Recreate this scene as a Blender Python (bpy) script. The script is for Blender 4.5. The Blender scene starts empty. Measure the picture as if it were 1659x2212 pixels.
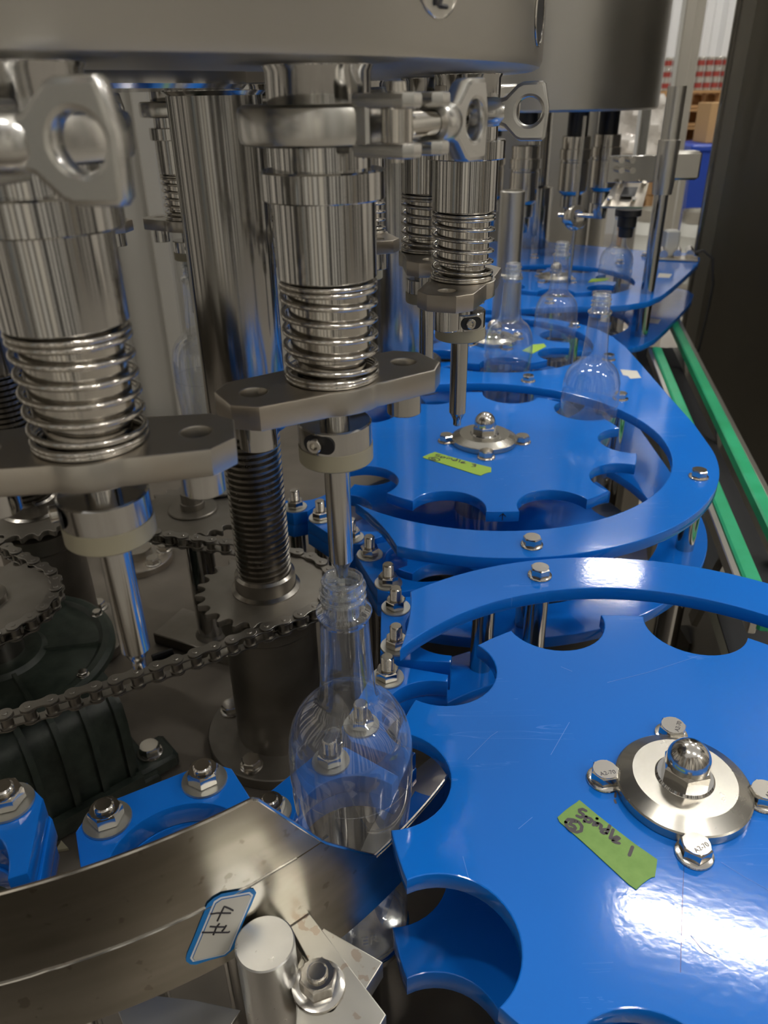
import bpy, math, random
from mathutils import Vector, Matrix
random.seed(7)
R_ = math.radians
scene = bpy.context.scene
COL = scene.collection

# ------------------------------------------------------------------ camera
H = 0.33                      # eye height above the star wheel tops (z = 0)
FPX, CXP, CYP = 1661.0, 829.5, 1106.0
PITCH, ROLL = R_(28.5), R_(-0.97)
fw = Vector((0, math.cos(PITCH), -math.sin(PITCH)))
up0 = Vector((0, math.sin(PITCH), math.cos(PITCH)))
rt0 = Vector((1, 0, 0))
rt = rt0*math.cos(ROLL) + up0*math.sin(ROLL)
up = up0*math.cos(ROLL) - rt0*math.sin(ROLL)
cam_d = bpy.data.cameras.new('camera')
cam = bpy.data.objects.new('camera', cam_d); COL.objects.link(cam)
cam.matrix_world = Matrix(((rt.x, up.x, -fw.x, 0), (rt.y, up.y, -fw.y, 0), (rt.z, up.z, -fw.z, H), (0, 0, 0, 1)))
cam_d.sensor_fit = 'VERTICAL'; cam_d.sensor_height = 24.0
cam_d.lens = 24.0*FPX/2212.0
cam_d.clip_start = 0.01; cam_d.clip_end = 100
cam_d.dof.use_dof = True; cam_d.dof.focus_distance = 0.44
cam_d.dof.aperture_fstop = cam_d.lens/1.7
scene.camera = cam

# ------------------------------------------------------------------ world, exposure
world = bpy.data.worlds.new('hall_light'); scene.world = world
world.use_nodes = True
bg = world.node_tree.nodes['Background']
bg.inputs['Color'].default_value = (1.0, 0.97, 0.92, 1)
bg.inputs['Strength'].default_value = 0.40
vs = scene.view_settings
vs.view_transform = 'Standard'; vs.look = 'None'; vs.gamma = 1.0; vs.exposure = 0.2
vs.use_curve_mapping = False

# lamp rows hang at z = 5: positions follow from the two strip reflections on the blue plates
LAMP_Z = 5.0
LU = Vector((0.93, -0.37, 0)); LV = Vector((0.37, 0.93, 0))
LAMPS = []
for iv in range(-2, 3):
    for iu in range(-2, 3):
        base = Vector((2.2, 3.41, LAMP_Z)) + Vector((0.84, 4.63, 0))*iv*1.0 + LU*2.7*iu
        if -4.4 < base.x < 6.4 and -3.6 < base.y < 9.0 and (iv, iu) != (1, -1): LAMPS.append(base)

# ------------------------------------------------------------------ pixel helpers
def ray(u, v): return fw + rt*((u-CXP)/FPX) - up*((v-CYP)/FPX)
EYE = Vector((0, 0, H))
def at(u, v, z=0.0):
    d = ray(u, v); return EYE + d*((z-H)/d.z)
def atY(u, v, Y):
    d = ray(u, v); return EYE + d*(Y/d.y)
def cyl(u, v, c, r):
    d = ray(u, v); ox, oy = -c[0], -c[1]
    a = d.x*d.x+d.y*d.y; b = 2*(ox*d.x+oy*d.y); cc = ox*ox+oy*oy-r*r
    t = (-b-math.sqrt(max(0, b*b-4*a*cc)))/(2*a)
    return EYE + d*t

# ------------------------------------------------------------------ materials
def mat(name, color, rough=0.4, metal=0.0, noise=0.0, nscale=40, stretch=(1, 1, 1), bump=0.0, col2=None, cscale=None, spec=None, rvar=0.0, coat=0.0):
    m = bpy.data.materials.new(name); m.use_nodes = True
    nt = m.node_tree; b = nt.nodes['Principled BSDF']
    b.inputs['Base Color'].default_value = (*color, 1); b.inputs['Roughness'].default_value = rough
    b.inputs['Metallic'].default_value = metal
    if spec is not None: b.inputs['Specular IOR Level'].default_value = spec
    if coat: b.inputs['Coat Weight'].default_value = coat
    if col2 or bump or rvar:
        tc = nt.nodes.new('ShaderNodeTexCoord'); mp = nt.nodes.new('ShaderNodeMapping')
        mp.inputs['Scale'].default_value = stretch
        nt.links.new(tc.outputs['Object'], mp.inputs['Vector'])
        n = nt.nodes.new('ShaderNodeTexNoise'); n.inputs['Scale'].default_value = nscale
        n.inputs['Detail'].default_value = 5; n.inputs['Roughness'].default_value = 0.6
        nt.links.new(mp.outputs['Vector'], n.inputs['Vector'])
        if col2:
            n2 = n
            if cscale:
                n2 = nt.nodes.new('ShaderNodeTexNoise'); n2.inputs['Scale'].default_value = cscale; n2.inputs['Detail'].default_value = 4
                nt.links.new(mp.outputs['Vector'], n2.inputs['Vector'])
            rp = nt.nodes.new('ShaderNodeValToRGB')
            rp.color_ramp.elements[0].position = 0.35; rp.color_ramp.elements[1].position = 0.68
            rp.color_ramp.elements[0].color = (*color, 1); rp.color_ramp.elements[1].color = (*col2, 1)
            nt.links.new(n2.outputs['Fac'], rp.inputs['Fac']); nt.links.new(rp.outputs['Color'], b.inputs['Base Color'])
        if rvar:
            mr = nt.nodes.new('ShaderNodeMapRange')
            mr.inputs['To Min'].default_value = max(0.02, rough-rvar); mr.inputs['To Max'].default_value = rough+rvar
            nt.links.new(n.outputs['Fac'], mr.inputs['Value']); nt.links.new(mr.outputs['Result'], b.inputs['Roughness'])
        if bump:
            bp = nt.nodes.new('ShaderNodeBump'); bp.inputs['Strength'].default_value = bump; bp.inputs['Distance'].default_value = 0.001
            nt.links.new(n.outputs['Fac'], bp.inputs['Height']); nt.links.new(bp.outputs['Normal'], b.inputs['Normal'])
    return m

M = {}
M['steel'] = mat('brushed_steel', (0.54, 0.53, 0.51), 0.12, 1.0, nscale=25, stretch=(4, 4, 0.6), rvar=0.03)
M['polish'] = mat('polished_steel', (0.66, 0.63, 0.58), 0.14, 1.0, nscale=80, rvar=0.04)
M['cast'] = mat('cast_steel', (0.68, 0.67, 0.64), 0.25, 1.0, nscale=60, rvar=0.05)
M['drum'] = mat('drum_steel', (0.54, 0.525, 0.48), 0.38, 1.0, nscale=14, rvar=0.08, col2=(0.57, 0.55, 0.50), cscale=9)
M['band'] = mat('stained_steel', (0.42, 0.395, 0.335), 0.24, 1.0, nscale=10, stretch=(1.5, 1.5, 7), rvar=0.05, col2=(0.53, 0.50, 0.44), cscale=12)
M['plate_steel'] = mat('matt_steel_plate', (0.52, 0.50, 0.455), 0.33, 1.0, nscale=70, rvar=0.08, bump=0.03, col2=(0.52, 0.47, 0.40), cscale=30)
M['steel_dark'] = mat('grey_column_steel', (0.42, 0.41, 0.39), 0.15, 1.0, nscale=25, stretch=(4, 4, 0.6), rvar=0.04)
M['zinc'] = mat('zinc_washer', (0.60, 0.60, 0.56), 0.42, 1.0, nscale=200, rvar=0.1)
M['deck'] = mat('oily_deck', (0.16, 0.14, 0.115), 0.42, 0.6, nscale=14, rvar=0.12, bump=0.02, col2=(0.25, 0.22, 0.185), cscale=9)
M['chain'] = mat('dark_chain_steel', (0.33, 0.31, 0.28), 0.34, 1.0, nscale=200, rvar=0.1)
M['sprocket'] = mat('oiled_sprocket', (0.22, 0.20, 0.17), 0.42, 0.85, nscale=30, rvar=0.1, col2=(0.32, 0.295, 0.26), cscale=16)
M['screw'] = mat('oiled_screw', (0.33, 0.31, 0.28), 0.25, 1.0, nscale=60, rvar=0.08)
M['gear'] = mat('green_gearbox_paint', (0.020, 0.028, 0.022), 0.40, 0.0, nscale=90, bump=0.25, rvar=0.1, col2=(0.040, 0.052, 0.040))
M['washer_w'] = mat('cream_seal', (0.36, 0.33, 0.235), 0.45)
M['black'] = mat('black_plastic', (0.012, 0.012, 0.014), 0.4)
M['rubber'] = mat('dark_rubber', (0.02, 0.02, 0.022), 0.6)
M['green'] = mat('green_rail', (0.02, 0.33, 0.14), 0.38, 0.0, nscale=30, rvar=0.1, col2=(0.03, 0.40, 0.19))
M['tape'] = mat('green_tape', (0.17, 0.32, 0.07), 0.6, nscale=120, bump=0.15, col2=(0.21, 0.37, 0.09))
M['tape_y'] = mat('yellow_green_tape', (0.33, 0.52, 0.06), 0.6)
M['ink'] = mat('marker_ink', (0.02, 0.017, 0.022), 0.5)
M['ink_grey'] = mat('grey_marker_ink', (0.06, 0.05, 0.06), 0.5)
M['paper'] = mat('label_paper', (0.62, 0.60, 0.54), 0.6)
M['paper_w'] = mat('label_white', (0.85, 0.86, 0.88), 0.5)
M['paper_blue'] = mat('label_blue', (0.01, 0.21, 0.60), 0.5)
M['wood'] = mat('pallet_wood', (0.42, 0.23, 0.09), 0.7, nscale=20, stretch=(1, 6, 6), col2=(0.52, 0.31, 0.14))
M['white'] = mat('white_plastic', (0.62, 0.62, 0.58), 0.35)
M['alu'] = mat('aluminium', (0.62, 0.60, 0.55), 0.32, 1.0, nscale=40, stretch=(6, 6, 1), rvar=0.06)
M['red'] = mat('red_print', (0.32, 0.05, 0.04), 0.35)
M['bluebin'] = mat('blue_bin_plastic', (0.01, 0.05, 0.36), 0.4)
M['panelgrey'] = mat('pale_enclosure_panel', (0.40, 0.385, 0.345), 0.5)
M['darkpanel'] = mat('dark_stainless_panel', (0.20, 0.185, 0.16), 0.32, 1.0, nscale=6, rvar=0.06, stretch=(3, 3, 1))
M['cardboard'] = mat('cardboard', (0.45, 0.28, 0.13), 0.8)
M['wrap'] = mat('clear_wrap', (0.50, 0.46, 0.42), 0.15, 0.2, nscale=12, bump=0.9, rvar=0.1, col2=(0.75, 0.72, 0.68))

def speckle(m, color, scale, thr, rough=0.6):
    nt = m.node_tree; b = nt.nodes['Principled BSDF']; N = nt.nodes.new; L = nt.links.new
    tc = N('ShaderNodeTexCoord'); n = N('ShaderNodeTexNoise'); n.inputs['Scale'].default_value = scale; n.inputs['Detail'].default_value = 3; n.inputs['Roughness'].default_value = 0.45
    L(tc.outputs['Object'], n.inputs['Vector'])
    r = N('ShaderNodeMapRange'); r.inputs['From Min'].default_value = thr; r.inputs['From Max'].default_value = thr+0.03; r.inputs['To Max'].default_value = 0.42; L(n.outputs['Fac'], r.inputs['Value'])
    mx = N('ShaderNodeMix'); mx.data_type = 'RGBA'; mx.inputs['B'].default_value = (*color, 1)
    if b.inputs['Base Color'].is_linked: L(b.inputs['Base Color'].links[0].from_socket, mx.inputs['A'])
    else: mx.inputs['A'].default_value = b.inputs['Base Color'].default_value
    L(r.outputs['Result'], mx.inputs['Factor']); L(mx.outputs['Result'], b.inputs['Base Color'])
speckle(M['band'], (0.20, 0.15, 0.10), 120, 0.66)
M['bracket'] = mat('rusty_bare_steel', (0.62, 0.60, 0.54), 0.36, 1.0, nscale=120, rvar=0.06, bump=0.02); speckle(M['bracket'], (0.36, 0.20, 0.10), 150, 0.63)
M['turned'] = mat('turned_aluminium', (0.62, 0.62, 0.61), 0.30, 1.0, nscale=200, rvar=0.08)
def blue_mat():
    m = bpy.data.materials.new('blue_plastic'); m.use_nodes = True
    nt = m.node_tree; b = nt.nodes['Principled BSDF']; N = nt.nodes.new; L = nt.links.new
    tc = N('ShaderNodeTexCoord')
    # fine scratches: thin noise contours along several directions
    out = None
    for k, (ang, sc, w) in enumerate(((20, 3.0, 0.010), (75, 2.6, 0.012), (130, 4.2, 0.010), (160, 7.0, 0.008))):
        mp = N('ShaderNodeMapping'); mp.inputs['Rotation'].default_value = (0, 0, R_(ang)); mp.inputs['Scale'].default_value = (1.2, 22, 1)
        mp.inputs['Location'].default_value = (k*1.7, k*3.1, 0)
        L(tc.outputs['Object'], mp.inputs['Vector'])
        n = N('ShaderNodeTexNoise'); n.inputs['Scale'].default_value = sc; n.inputs['Detail'].default_value = 3
        L(mp.outputs['Vector'], n.inputs['Vector'])
        s = N('ShaderNodeMath'); s.operation = 'SUBTRACT'; s.inputs[1].default_value = 0.62; L(n.outputs['Fac'], s.inputs[0])
        a = N('ShaderNodeMath'); a.operation = 'ABSOLUTE'; L(s.outputs[0], a.inputs[0])
        c = N('ShaderNodeMath'); c.operation = 'LESS_THAN'; c.inputs[1].default_value = w*0.35; L(a.outputs[0], c.inputs[0])
        if out is None: out = c
        else:
            mx = N('ShaderNodeMath'); mx.operation = 'MAXIMUM'; L(out.outputs[0], mx.inputs[0]); L(c.outputs[0], mx.inputs[1]); out = mx
    cl = N('ShaderNodeTexNoise'); cl.inputs['Scale'].default_value = 9; cl.inputs['Detail'].default_value = 4
    L(tc.outputs['Object'], cl.inputs['Vector'])
    mk = N('ShaderNodeMath'); mk.operation = 'GREATER_THAN'; mk.inputs[1].default_value = 0.56; L(cl.outputs['Fac'], mk.inputs[0])
    mu = N('ShaderNodeMath'); mu.operation = 'MULTIPLY'; L(out.outputs[0], mu.inputs[0]); L(mk.outputs[0], mu.inputs[1])
    m2 = N('ShaderNodeMath'); m2.operation = 'MULTIPLY'; m2.inputs[1].default_value = 0.35; L(mu.outputs[0], m2.inputs[0])
    mix = N('ShaderNodeMix'); mix.data_type = 'RGBA'
    mix.inputs['A'].default_value = (0.006, 0.160, 0.65, 1); mix.inputs['B'].default_value = (0.10, 0.27, 0.78, 1)
    L(m2.outputs[0], mix.inputs['Factor']); L(mix.outputs['Result'], b.inputs['Base Color'])
    mr = N('ShaderNodeMapRange'); mr.inputs['To Min'].default_value = 0.06; mr.inputs['To Max'].default_value = 0.12
    L(cl.outputs['Fac'], mr.inputs['Value']); L(mr.outputs['Result'], b.inputs['Roughness'])
    f = N('ShaderNodeTexNoise'); f.inputs['Scale'].default_value = 240; L(tc.outputs['Object'], f.inputs['Vector'])
    bp = N('ShaderNodeBump'); bp.inputs['Strength'].default_value = 0.035; bp.inputs['Distance'].default_value = 0.001
    L(f.outputs['Fac'], bp.inputs['Height']); L(bp.outputs['Normal'], b.inputs['Normal'])
    b.inputs['Specular IOR Level'].default_value = 0.5
    return m
M['blue'] = blue_mat()

def glass_mat(name, tint, edge, power=2.6, f0=0.085):
    m = bpy.data.materials.new(name); m.use_nodes = True
    nt = m.node_tree; N = nt.nodes.new; L = nt.links.new
    for n in list(nt.nodes):
        if n.type == 'BSDF_PRINCIPLED': nt.nodes.remove(n)
    out = [n for n in nt.nodes if n.type == 'OUTPUT_MATERIAL'][0]
    lw = N('ShaderNodeLayerWeight'); lw.inputs['Blend'].default_value = 0.35
    rp = N('ShaderNodeValToRGB'); rp.color_ramp.elements[0].position = 0.0; rp.color_ramp.elements[1].position = 1.0
    rp.color_ramp.elements[0].color = (*tint, 1); rp.color_ramp.elements[1].color = (*edge, 1)
    e = rp.color_ramp.elements.new(0.7); e.color = (*tint, 1)
    L(lw.outputs['Facing'], rp.inputs['Fac'])
    tr = N('ShaderNodeBsdfTransparent'); L(rp.outputs['Color'], tr.inputs['Color'])
    gl = N('ShaderNodeBsdfGlossy'); gl.inputs['Roughness'].default_value = 0.03; gl.inputs['Color'].default_value = (1, 1, 1, 1)
    l2 = N('ShaderNodeLayerWeight'); l2.inputs['Blend'].default_value = 0.5
    pw = N('ShaderNodeMath'); pw.operation = 'POWER'; pw.inputs[1].default_value = power; L(l2.outputs['Facing'], pw.inputs[0])
    fr = N('ShaderNodeMath'); fr.operation = 'MULTIPLY_ADD'; fr.inputs[1].default_value = 0.85; fr.inputs[2].default_value = f0; L(pw.outputs[0], fr.inputs[0])
    mx = N('ShaderNodeMixShader'); L(fr.outputs[0], mx.inputs['Fac']); L(tr.outputs[0], mx.inputs[1]); L(gl.outputs[0], mx.inputs[2])
    df = N('ShaderNodeBsdfDiffuse'); df.inputs['Color'].default_value = (0.9, 0.92, 0.95, 1)
    m3 = N('ShaderNodeMixShader'); m3.inputs['Fac'].default_value = 0.045; L(mx.outputs[0], m3.inputs[1]); L(df.outputs[0], m3.inputs[2])
    L(m3.outputs[0], out.inputs['Surface'])
    return m
M['glass'] = glass_mat('clear_bottle_plastic', (0.93, 0.94, 0.945), (0.36, 0.39, 0.41))

M['glass_thick'] = glass_mat('thick_bottle_plastic', (0.90, 0.915, 0.92), (0.22, 0.25, 0.27), 1.7, 0.11)
def emit_mat(name, color, s):
    m = bpy.data.materials.new(name); m.use_nodes = True
    b = m.node_tree.nodes['Principled BSDF']
    b.inputs['Base Color'].default_value = (*color, 1)
    b.inputs['Emission Color'].default_value = (*color, 1); b.inputs['Emission Strength'].default_value = s
    return m
M['lamp'] = emit_mat('lamp_tube', (1.0, 0.965, 0.90), 112.0)

# ------------------------------------------------------------------ geometry: everything is a (verts, faces) pair
def xf(g, mtx): return ([tuple(mtx @ Vector(v)) for v in g[0]], g[1])
def mv(g, x=0, y=0, z=0): return ([(a+x, b+y, c+z) for a, b, c in g[0]], g[1])
def rotz(g, deg):
    c, s = math.cos(R_(deg)), math.sin(R_(deg)); return ([(x*c-y*s, x*s+y*c, z) for x, y, z in g[0]], g[1])
def join(*gs):
    V, F = [], []
    for g in gs:
        o = len(V); V += g[0]; F += [tuple(i+o for i in f) for f in g[1]]
    return V, F
def lathe(prof, n=48, phase=0.0):
    V, F, rings = [], [], []
    for r, z in prof:
        if r < 1e-7: rings.append([len(V)]); V.append((0, 0, z))
        else:
            rings.append(list(range(len(V), len(V)+n)))
            V += [(r*math.cos(2*math.pi*(i+phase)/n), r*math.sin(2*math.pi*(i+phase)/n), z) for i in range(n)]
    for a, b in zip(rings[:-1], rings[1:]):
        for i in range(n):
            j = (i+1) % n
            if len(a) == 1 and len(b) == 1: continue
            if len(a) == 1: F.append((a[0], b[j], b[i]))
            elif len(b) == 1: F.append((a[i], a[j], b[0]))
            else: F.append((a[i], a[j], b[j], b[i]))
    return V, F
def cylz(r, z0, z1, n=32, bev=0.0):
    if bev: return lathe([(0, z0), (r-bev, z0), (r, z0+bev), (r, z1-bev), (r-bev, z1), (0, z1)], n)
    return lathe([(0, z0), (r, z0), (r, z1), (0, z1)], n)
def tubewall(ro, ri, z0, z1, n=48): return lathe([(ri, z0), (ro, z0), (ro, z1), (ri, z1), (ri, z0)], n)
def box(sx, sy, sz, c=(0, 0, 0), bev=0.0):
    x, y, z = sx/2, sy/2, sz/2
    if not bev:
        V = [(c[0]+a*x, c[1]+b*y, c[2]+d*z) for a in (-1, 1) for b in (-1, 1) for d in (-1, 1)]
        return V, [(0, 1, 3, 2), (4, 6, 7, 5), (0, 4, 5, 1), (2, 3, 7, 6), (0, 2, 6, 4), (1, 5, 7, 3)]
    b = min(bev, x*.9, y*.9, z*.9)
    V, F = [], []
    for zz, i in ((-z, b), (-z+b, 0), (z-b, 0), (z, b)):
        X, Y = x-i, y-i; bb = b
        V += [(c[0]+px, c[1]+py, c[2]+zz) for px, py in ((X, -Y+bb), (X, Y-bb), (X-bb, Y), (-X+bb, Y), (-X, Y-bb), (-X, -Y+bb), (-X+bb, -Y), (X-bb, -Y))]
    for k in range(3):
        for i in range(8):
            j = (i+1) % 8; F.append((k*8+i, k*8+j, k*8+8+j, k*8+8+i))
    F.append(tuple(reversed(range(8)))); F.append(tuple(range(24, 32)))
    return V, F
def bar(p, q, w, h, bev=0.0):
    p, q = Vector(p), Vector(q); d = q-p; L = d.length
    g = box(L, w, h, (L/2, 0, 0), bev); d.normalize()
    y = Vector((0, 0, 1)).cross(d)
    if y.length < 1e-4: y = Vector((0, 1, 0))
    y.normalize(); z = d.cross(y)
    return xf(g, Matrix(((d.x, y.x, z.x, p.x), (d.y, y.y, z.y, p.y), (d.z, y.z, z.z, p.z), (0, 0, 0, 1))))
def rod(p, q, r, n=16, prof=None):
    p, q = Vector(p), Vector(q); d = q-p; L = d.length
    g = lathe(prof, n) if prof else cylz(r, 0, L, n)
    return xf(g, Matrix.Translation(p) @ d.to_track_quat('Z', 'Y').to_matrix().to_4x4())
def sweep(pts, r, n=8, closed=False):
    pts = [Vector(p) for p in pts]; V, F = [], []; m = len(pts); prev = None
    for i, p in enumerate(pts):
        a = pts[(i-1) % m] if (closed or i > 0) else p
        b = pts[(i+1) % m] if (closed or i < m-1) else p
        t = (b-a).normalized()
        if prev is None:
            u = t.cross(Vector((0, 0, 1)))
            if u.length < 1e-4: u = t.cross(Vector((1, 0, 0)))
        else: u = prev - t*prev.dot(t)
        u.normalize(); prev = u; w = t.cross(u)
        V += [tuple(p + u*r*math.cos(2*math.pi*k/n) + w*r*math.sin(2*math.pi*k/n)) for k in range(n)]
    for i in range(m if closed else m-1):
        j = (i+1) % m
        for k in range(n):
            l = (k+1) % n; F.append((i*n+k, i*n+l, j*n+l, j*n+k))
    if not closed:
        F.append(tuple(reversed(range(n)))); F.append(tuple(range((m-1)*n, m*n)))
    return V, F
def slab(loops, z0, z1, bev=0.0006):
    """flat plate with holes from closed 2D loops, bevelled edges (2D curve turned into a mesh)"""
    cu = bpy.data.curves.new('tmp', 'CURVE'); cu.dimensions = '2D'; cu.fill_mode = 'BOTH'
    t = (z1-z0)/2; b = min(bev, t*.45)
    cu.extrude = t-b; cu.bevel_depth = b; cu.bevel_resolution = 1; cu.offset = -b
    for lp in loops:
        s = cu.splines.new('POLY'); s.points.add(len(lp)-1)
        for p, (x, y) in zip(s.points, lp): p.co = (x, y, 0, 1)
        s.use_cyclic_u = True
    o = bpy.data.objects.new('tmp', cu)
    me = bpy.data.meshes.new_from_object(o)
    g = ([(v.co.x, v.co.y, v.co.z+(z0+z1)/2) for v in me.vertices], [tuple(p.vertices) for p in me.polygons])
    bpy.data.objects.remove(o); bpy.data.curves.remove(cu); bpy.data.meshes.remove(me)
    return g
def arc(c, r, a0, a1, n=24):
    return [(c[0]+r*math.cos(R_(a0+(a1-a0)*i/n)), c[1]+r*math.sin(R_(a0+(a1-a0)*i/n))) for i in range(n+1)]
def circle(c, r, n=40): return arc(c, r, 0, 360-360/n, n-1)
def ribbon(strokes, w, z=0.0):
    V, F = [], []
    for st in strokes:
        P = [Vector(p).to_2d() for p in st]
        for a, b in zip(P[:-1], P[1:]):
            d = b-a
            if d.length < 1e-9: continue
            d.normalize(); n = Vector((-d.y, d.x))*w/2; o = len(V)
            V += [(*(a+n), z), (*(a-n), z), (*(b-n), z), (*(b+n), z)]; F.append((o, o+1, o+2, o+3))
        for p in P:
            o = len(V); V += [(p.x+w/2*math.cos(k*math.pi/4), p.y+w/2*math.sin(k*math.pi/4), z+1e-5) for k in range(8)]; F.append(tuple(range(o, o+8)))
    return V, F

# ------------------------------------------------------------------ objects
def mesh(name, g, m, angle=32):
    me = bpy.data.meshes.new(name); me.from_pydata(g[0], [], g[1]); me.update()
    me.polygons.foreach_set('use_smooth', [True]*len(me.polygons))
    me.set_sharp_from_angle(angle=R_(angle))
    me.materials.append(M[m] if isinstance(m, str) else m)
    return me
def link(name, data, parent=None, loc=(0, 0, 0), rz=0.0):
    o = bpy.data.objects.new(name, data); COL.objects.link(o)
    o.location = loc; o.rotation_euler = (0, 0, R_(rz))
    if parent is not None: o.parent = parent
    return o
def part(name, g, m, parent, loc=(0, 0, 0), rz=0.0, label=None):
    o = link(name, mesh(name, g, m), parent, loc, rz)
    if label: o['label'] = label
    return o
def tag(o, label, cat, group=None):
    o['label'] = label; o['category'] = cat
    if group: o['group'] = group
    return o
def thing(name, label, cat, loc=(0, 0, 0), rz=0.0, group=None):
    return tag(link(name, None, None, loc, rz), label, cat, group)
def solo(name, g, m, label, cat, loc=(0, 0, 0), rz=0.0, group=None):
    return tag(link(name, mesh(name, g, m), None, loc, rz), label, cat, group)
def struct(name, g, m, loc=(0, 0, 0), rz=0.0):
    o = link(name, mesh(name, g, m), None, loc, rz); o['kind'] = 'structure'; return o
def dup(o, parent=None):
    c = o.copy(); COL.objects.link(c); c.parent = parent
    for ch in list(o.children): dup(ch, c)
    return c

# shared hardware meshes -------------------------------------------------
def threaded(r, z0, z1, pitch=0.0012, n=20, depth=0.09):
    prof = [(0, z0)]; z = z0
    while z < z1-pitch*.6:
        prof += [(r*(1-depth), z), (r, z+pitch*.45)]; z += pitch
    prof += [(r*(1-depth), z1-pitch*.3), (r*.82, z1), (0, z1)]
    return lathe(prof, n)
def hexnut(rc, h, z=0, hole=None):
    g = lathe([(0, z), (rc*.93, z), (rc, z+h*.08), (rc, z+h*.86), (rc*.90, z+h), (0, z+h)], 6)
    top = lathe([(rc*.84, z+h*.94), (rc*.84, z+h*1.03), (0, z+h*1.03)], 24)
    return join(g, top)
BOLT = mesh('hex_bolt', hexnut(0.0078, 0.0062, 0.0018), 'polish', 20)
BWASH = mesh('washer', lathe([(0, 0), (.0092, 0), (.0095, .0005), (.0092, .0012), (.0074, .0019), (0, .0019)], 28), 'polish')
NUT = mesh('nut', hexnut(0.0083, 0.0072, 0.0016), 'polish', 20)
NWASH = mesh('washer', lathe([(0, 0), (.0115, 0), (.0118, .0004), (.0115, .0014), (0, .0014)], 32), 'zinc')
def bolt(parent, x, y, z=0.0, rz=None, s=1.0):
    b = link('hex_bolt', BOLT, parent, (x, y, z), random.uniform(0, 60) if rz is None else rz)
    b.scale = (s, s, s); link('washer', BWASH, b); return b
# engraved marking on the bolts close to the lens
def bolt_marks(b):
    cu = bpy.data.curves.new('m', 'FONT'); cu.body = 'A2-70'; cu.size = 0.0036; cu.align_x = 'CENTER'; cu.align_y = 'CENTER'
    o = bpy.data.objects.new('m', cu); me = bpy.data.meshes.new_from_object(o)
    bpy.data.objects.remove(o); me.materials.append(M['ink_grey']); me.name = 'head_marking'
    link('head_marking', me, b, (0, -0.0028, 0.0062*1.03+0.0018+0.00008))

# ------------------------------------------------------------------ layout (metres)
C = (-0.233, 0.482)            # filler carousel axis
RF = 0.2826                    # filler pitch radius
C1 = (0.157, 0.290); C2 = (0.109, 0.7625); C3 = (0.17, 1.14); C4 = (0.35, 1.57)
DECK = -0.222
LOW = -0.08
TH = 0.0108
def pol(c, r, a): return (c[0]+r*math.cos(R_(a)), c[1]+r*math.sin(R_(a)))

# ------------------------------------------------------------------ setting
FLOOR = -1.15
struct('floor', box(22, 22, 0.1, (0, 3, FLOOR-0.05)), mat('concrete_floor', (0.23, 0.21, 0.18), 0.35, nscale=3, rvar=0.1, col2=(0.30, 0.28, 0.25)))
def stripe_mat(name, cols, scale, rough=0.6, axis='X'):
    m = bpy.data.materials.new(name); m.use_nodes = True
    nt = m.node_tree; b = nt.nodes['Principled BSDF']; N = nt.nodes.new; L = nt.links.new
    tc = N('ShaderNodeTexCoord'); mp = N('ShaderNodeMapping')
    mp.inputs['Scale'].default_value = (scale, scale, scale*0.06); L(tc.outputs['Object'], mp.inputs['Vector'])
    n = N('ShaderNodeTexNoise'); n.inputs['Scale'].default_value = 1.0; n.inputs['Detail'].default_value = 0.0
    L(mp.outputs['Vector'], n.inputs['Vector'])
    rp = N('ShaderNodeValToRGB'); rp.color_ramp.interpolation = 'CONSTANT'
    el = rp.color_ramp.elements
    while len(el) < len(cols): el.new(0.5)
    for i, c in enumerate(cols): el[i].position = 0.22+0.56*i/len(cols); el[i].color = (*c, 1)
    L(n.outputs['Fac'], rp.inputs['Fac']); L(rp.outputs['Color'], b.inputs['Base Color']); b.inputs['Roughness'].default_value = rough
    return m
DK, LT = (0.035, 0.034, 0.032), (0.80, 0.78, 0.73)
HALL = stripe_mat('reflection_stripe_wall', [(0.50, 0.56, 0.60), DK, LT, (0.025, 0.024, 0.022), (0.80, 0.76, 0.68), (0.05, 0.045, 0.04), (0.36, 0.22, 0.17)], 0.80)  # invented stripes on the unseen wall, shaped for reflections in the steel
HALL2 = stripe_mat('side_reflection_stripes', [LT, DK, (0.74, 0.70, 0.64), (0.03, 0.03, 0.03), (0.70, 0.66, 0.60), DK, (0.4, 0.36, 0.3)], 0.75)  # made-up light and dark streaks for the metal to mirror
def ribbed(x0, x1, z0, z1, pitch, depth):
    V, F = [], []; x = x0
    while x < x1:
        for fx, dy in ((0, 0), (.35, 0), (.5, -depth), (.85, -depth)):
            V += [(x+fx*pitch, dy, z0), (x+fx*pitch, dy, z1)]
        x += pitch
    for i in range(len(V)//2-1): F.append((2*i, 2*i+2, 2*i+3, 2*i+1))
    return V, F
struct('wall_back', ribbed(-9, 9, FLOOR, 6.2, 0.22, 0.06), mat('white_corrugated_sheet', (0.72, 0.73, 0.74), 0.5), (0, 9.5, 0))
struct('wall_front', box(18, 0.1, 7.3, (0, -4.05, 2.5)), HALL)
struct('wall_left', box(0.1, 14, 7.3, (-5.0, 2.5, 2.5)), HALL2)
struct('wall_right', box(0.1, 14, 7.3, (7.0, 2.5, 2.5)), HALL2)

# lamps
lampm = mesh('tube', box(1.0, 0.13, 0.03, (0, 0, -0.03), 0.01), 'lamp')
housm = mesh('housing', box(1.06, 0.19, 0.05, (0, 0, 0.0105), 0.008), 'white')
hangm = mesh('hanger', rod((0, 0, .03), (0, 0, 1.2), .006, 8), 'alu')
for p in LAMPS:
    o = thing('ceiling_light', 'white strip light hanging high above the bottling line', 'ceiling light', p, math.degrees(math.atan2(LU.y, LU.x)), 'strip lights over the hall')
    link('tube', lampm, o); link('housing', housm, o); link('hanger', hangm, o, (-.4, 0, 0)); link('hanger', hangm, o, (.4, 0, 0))

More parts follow.
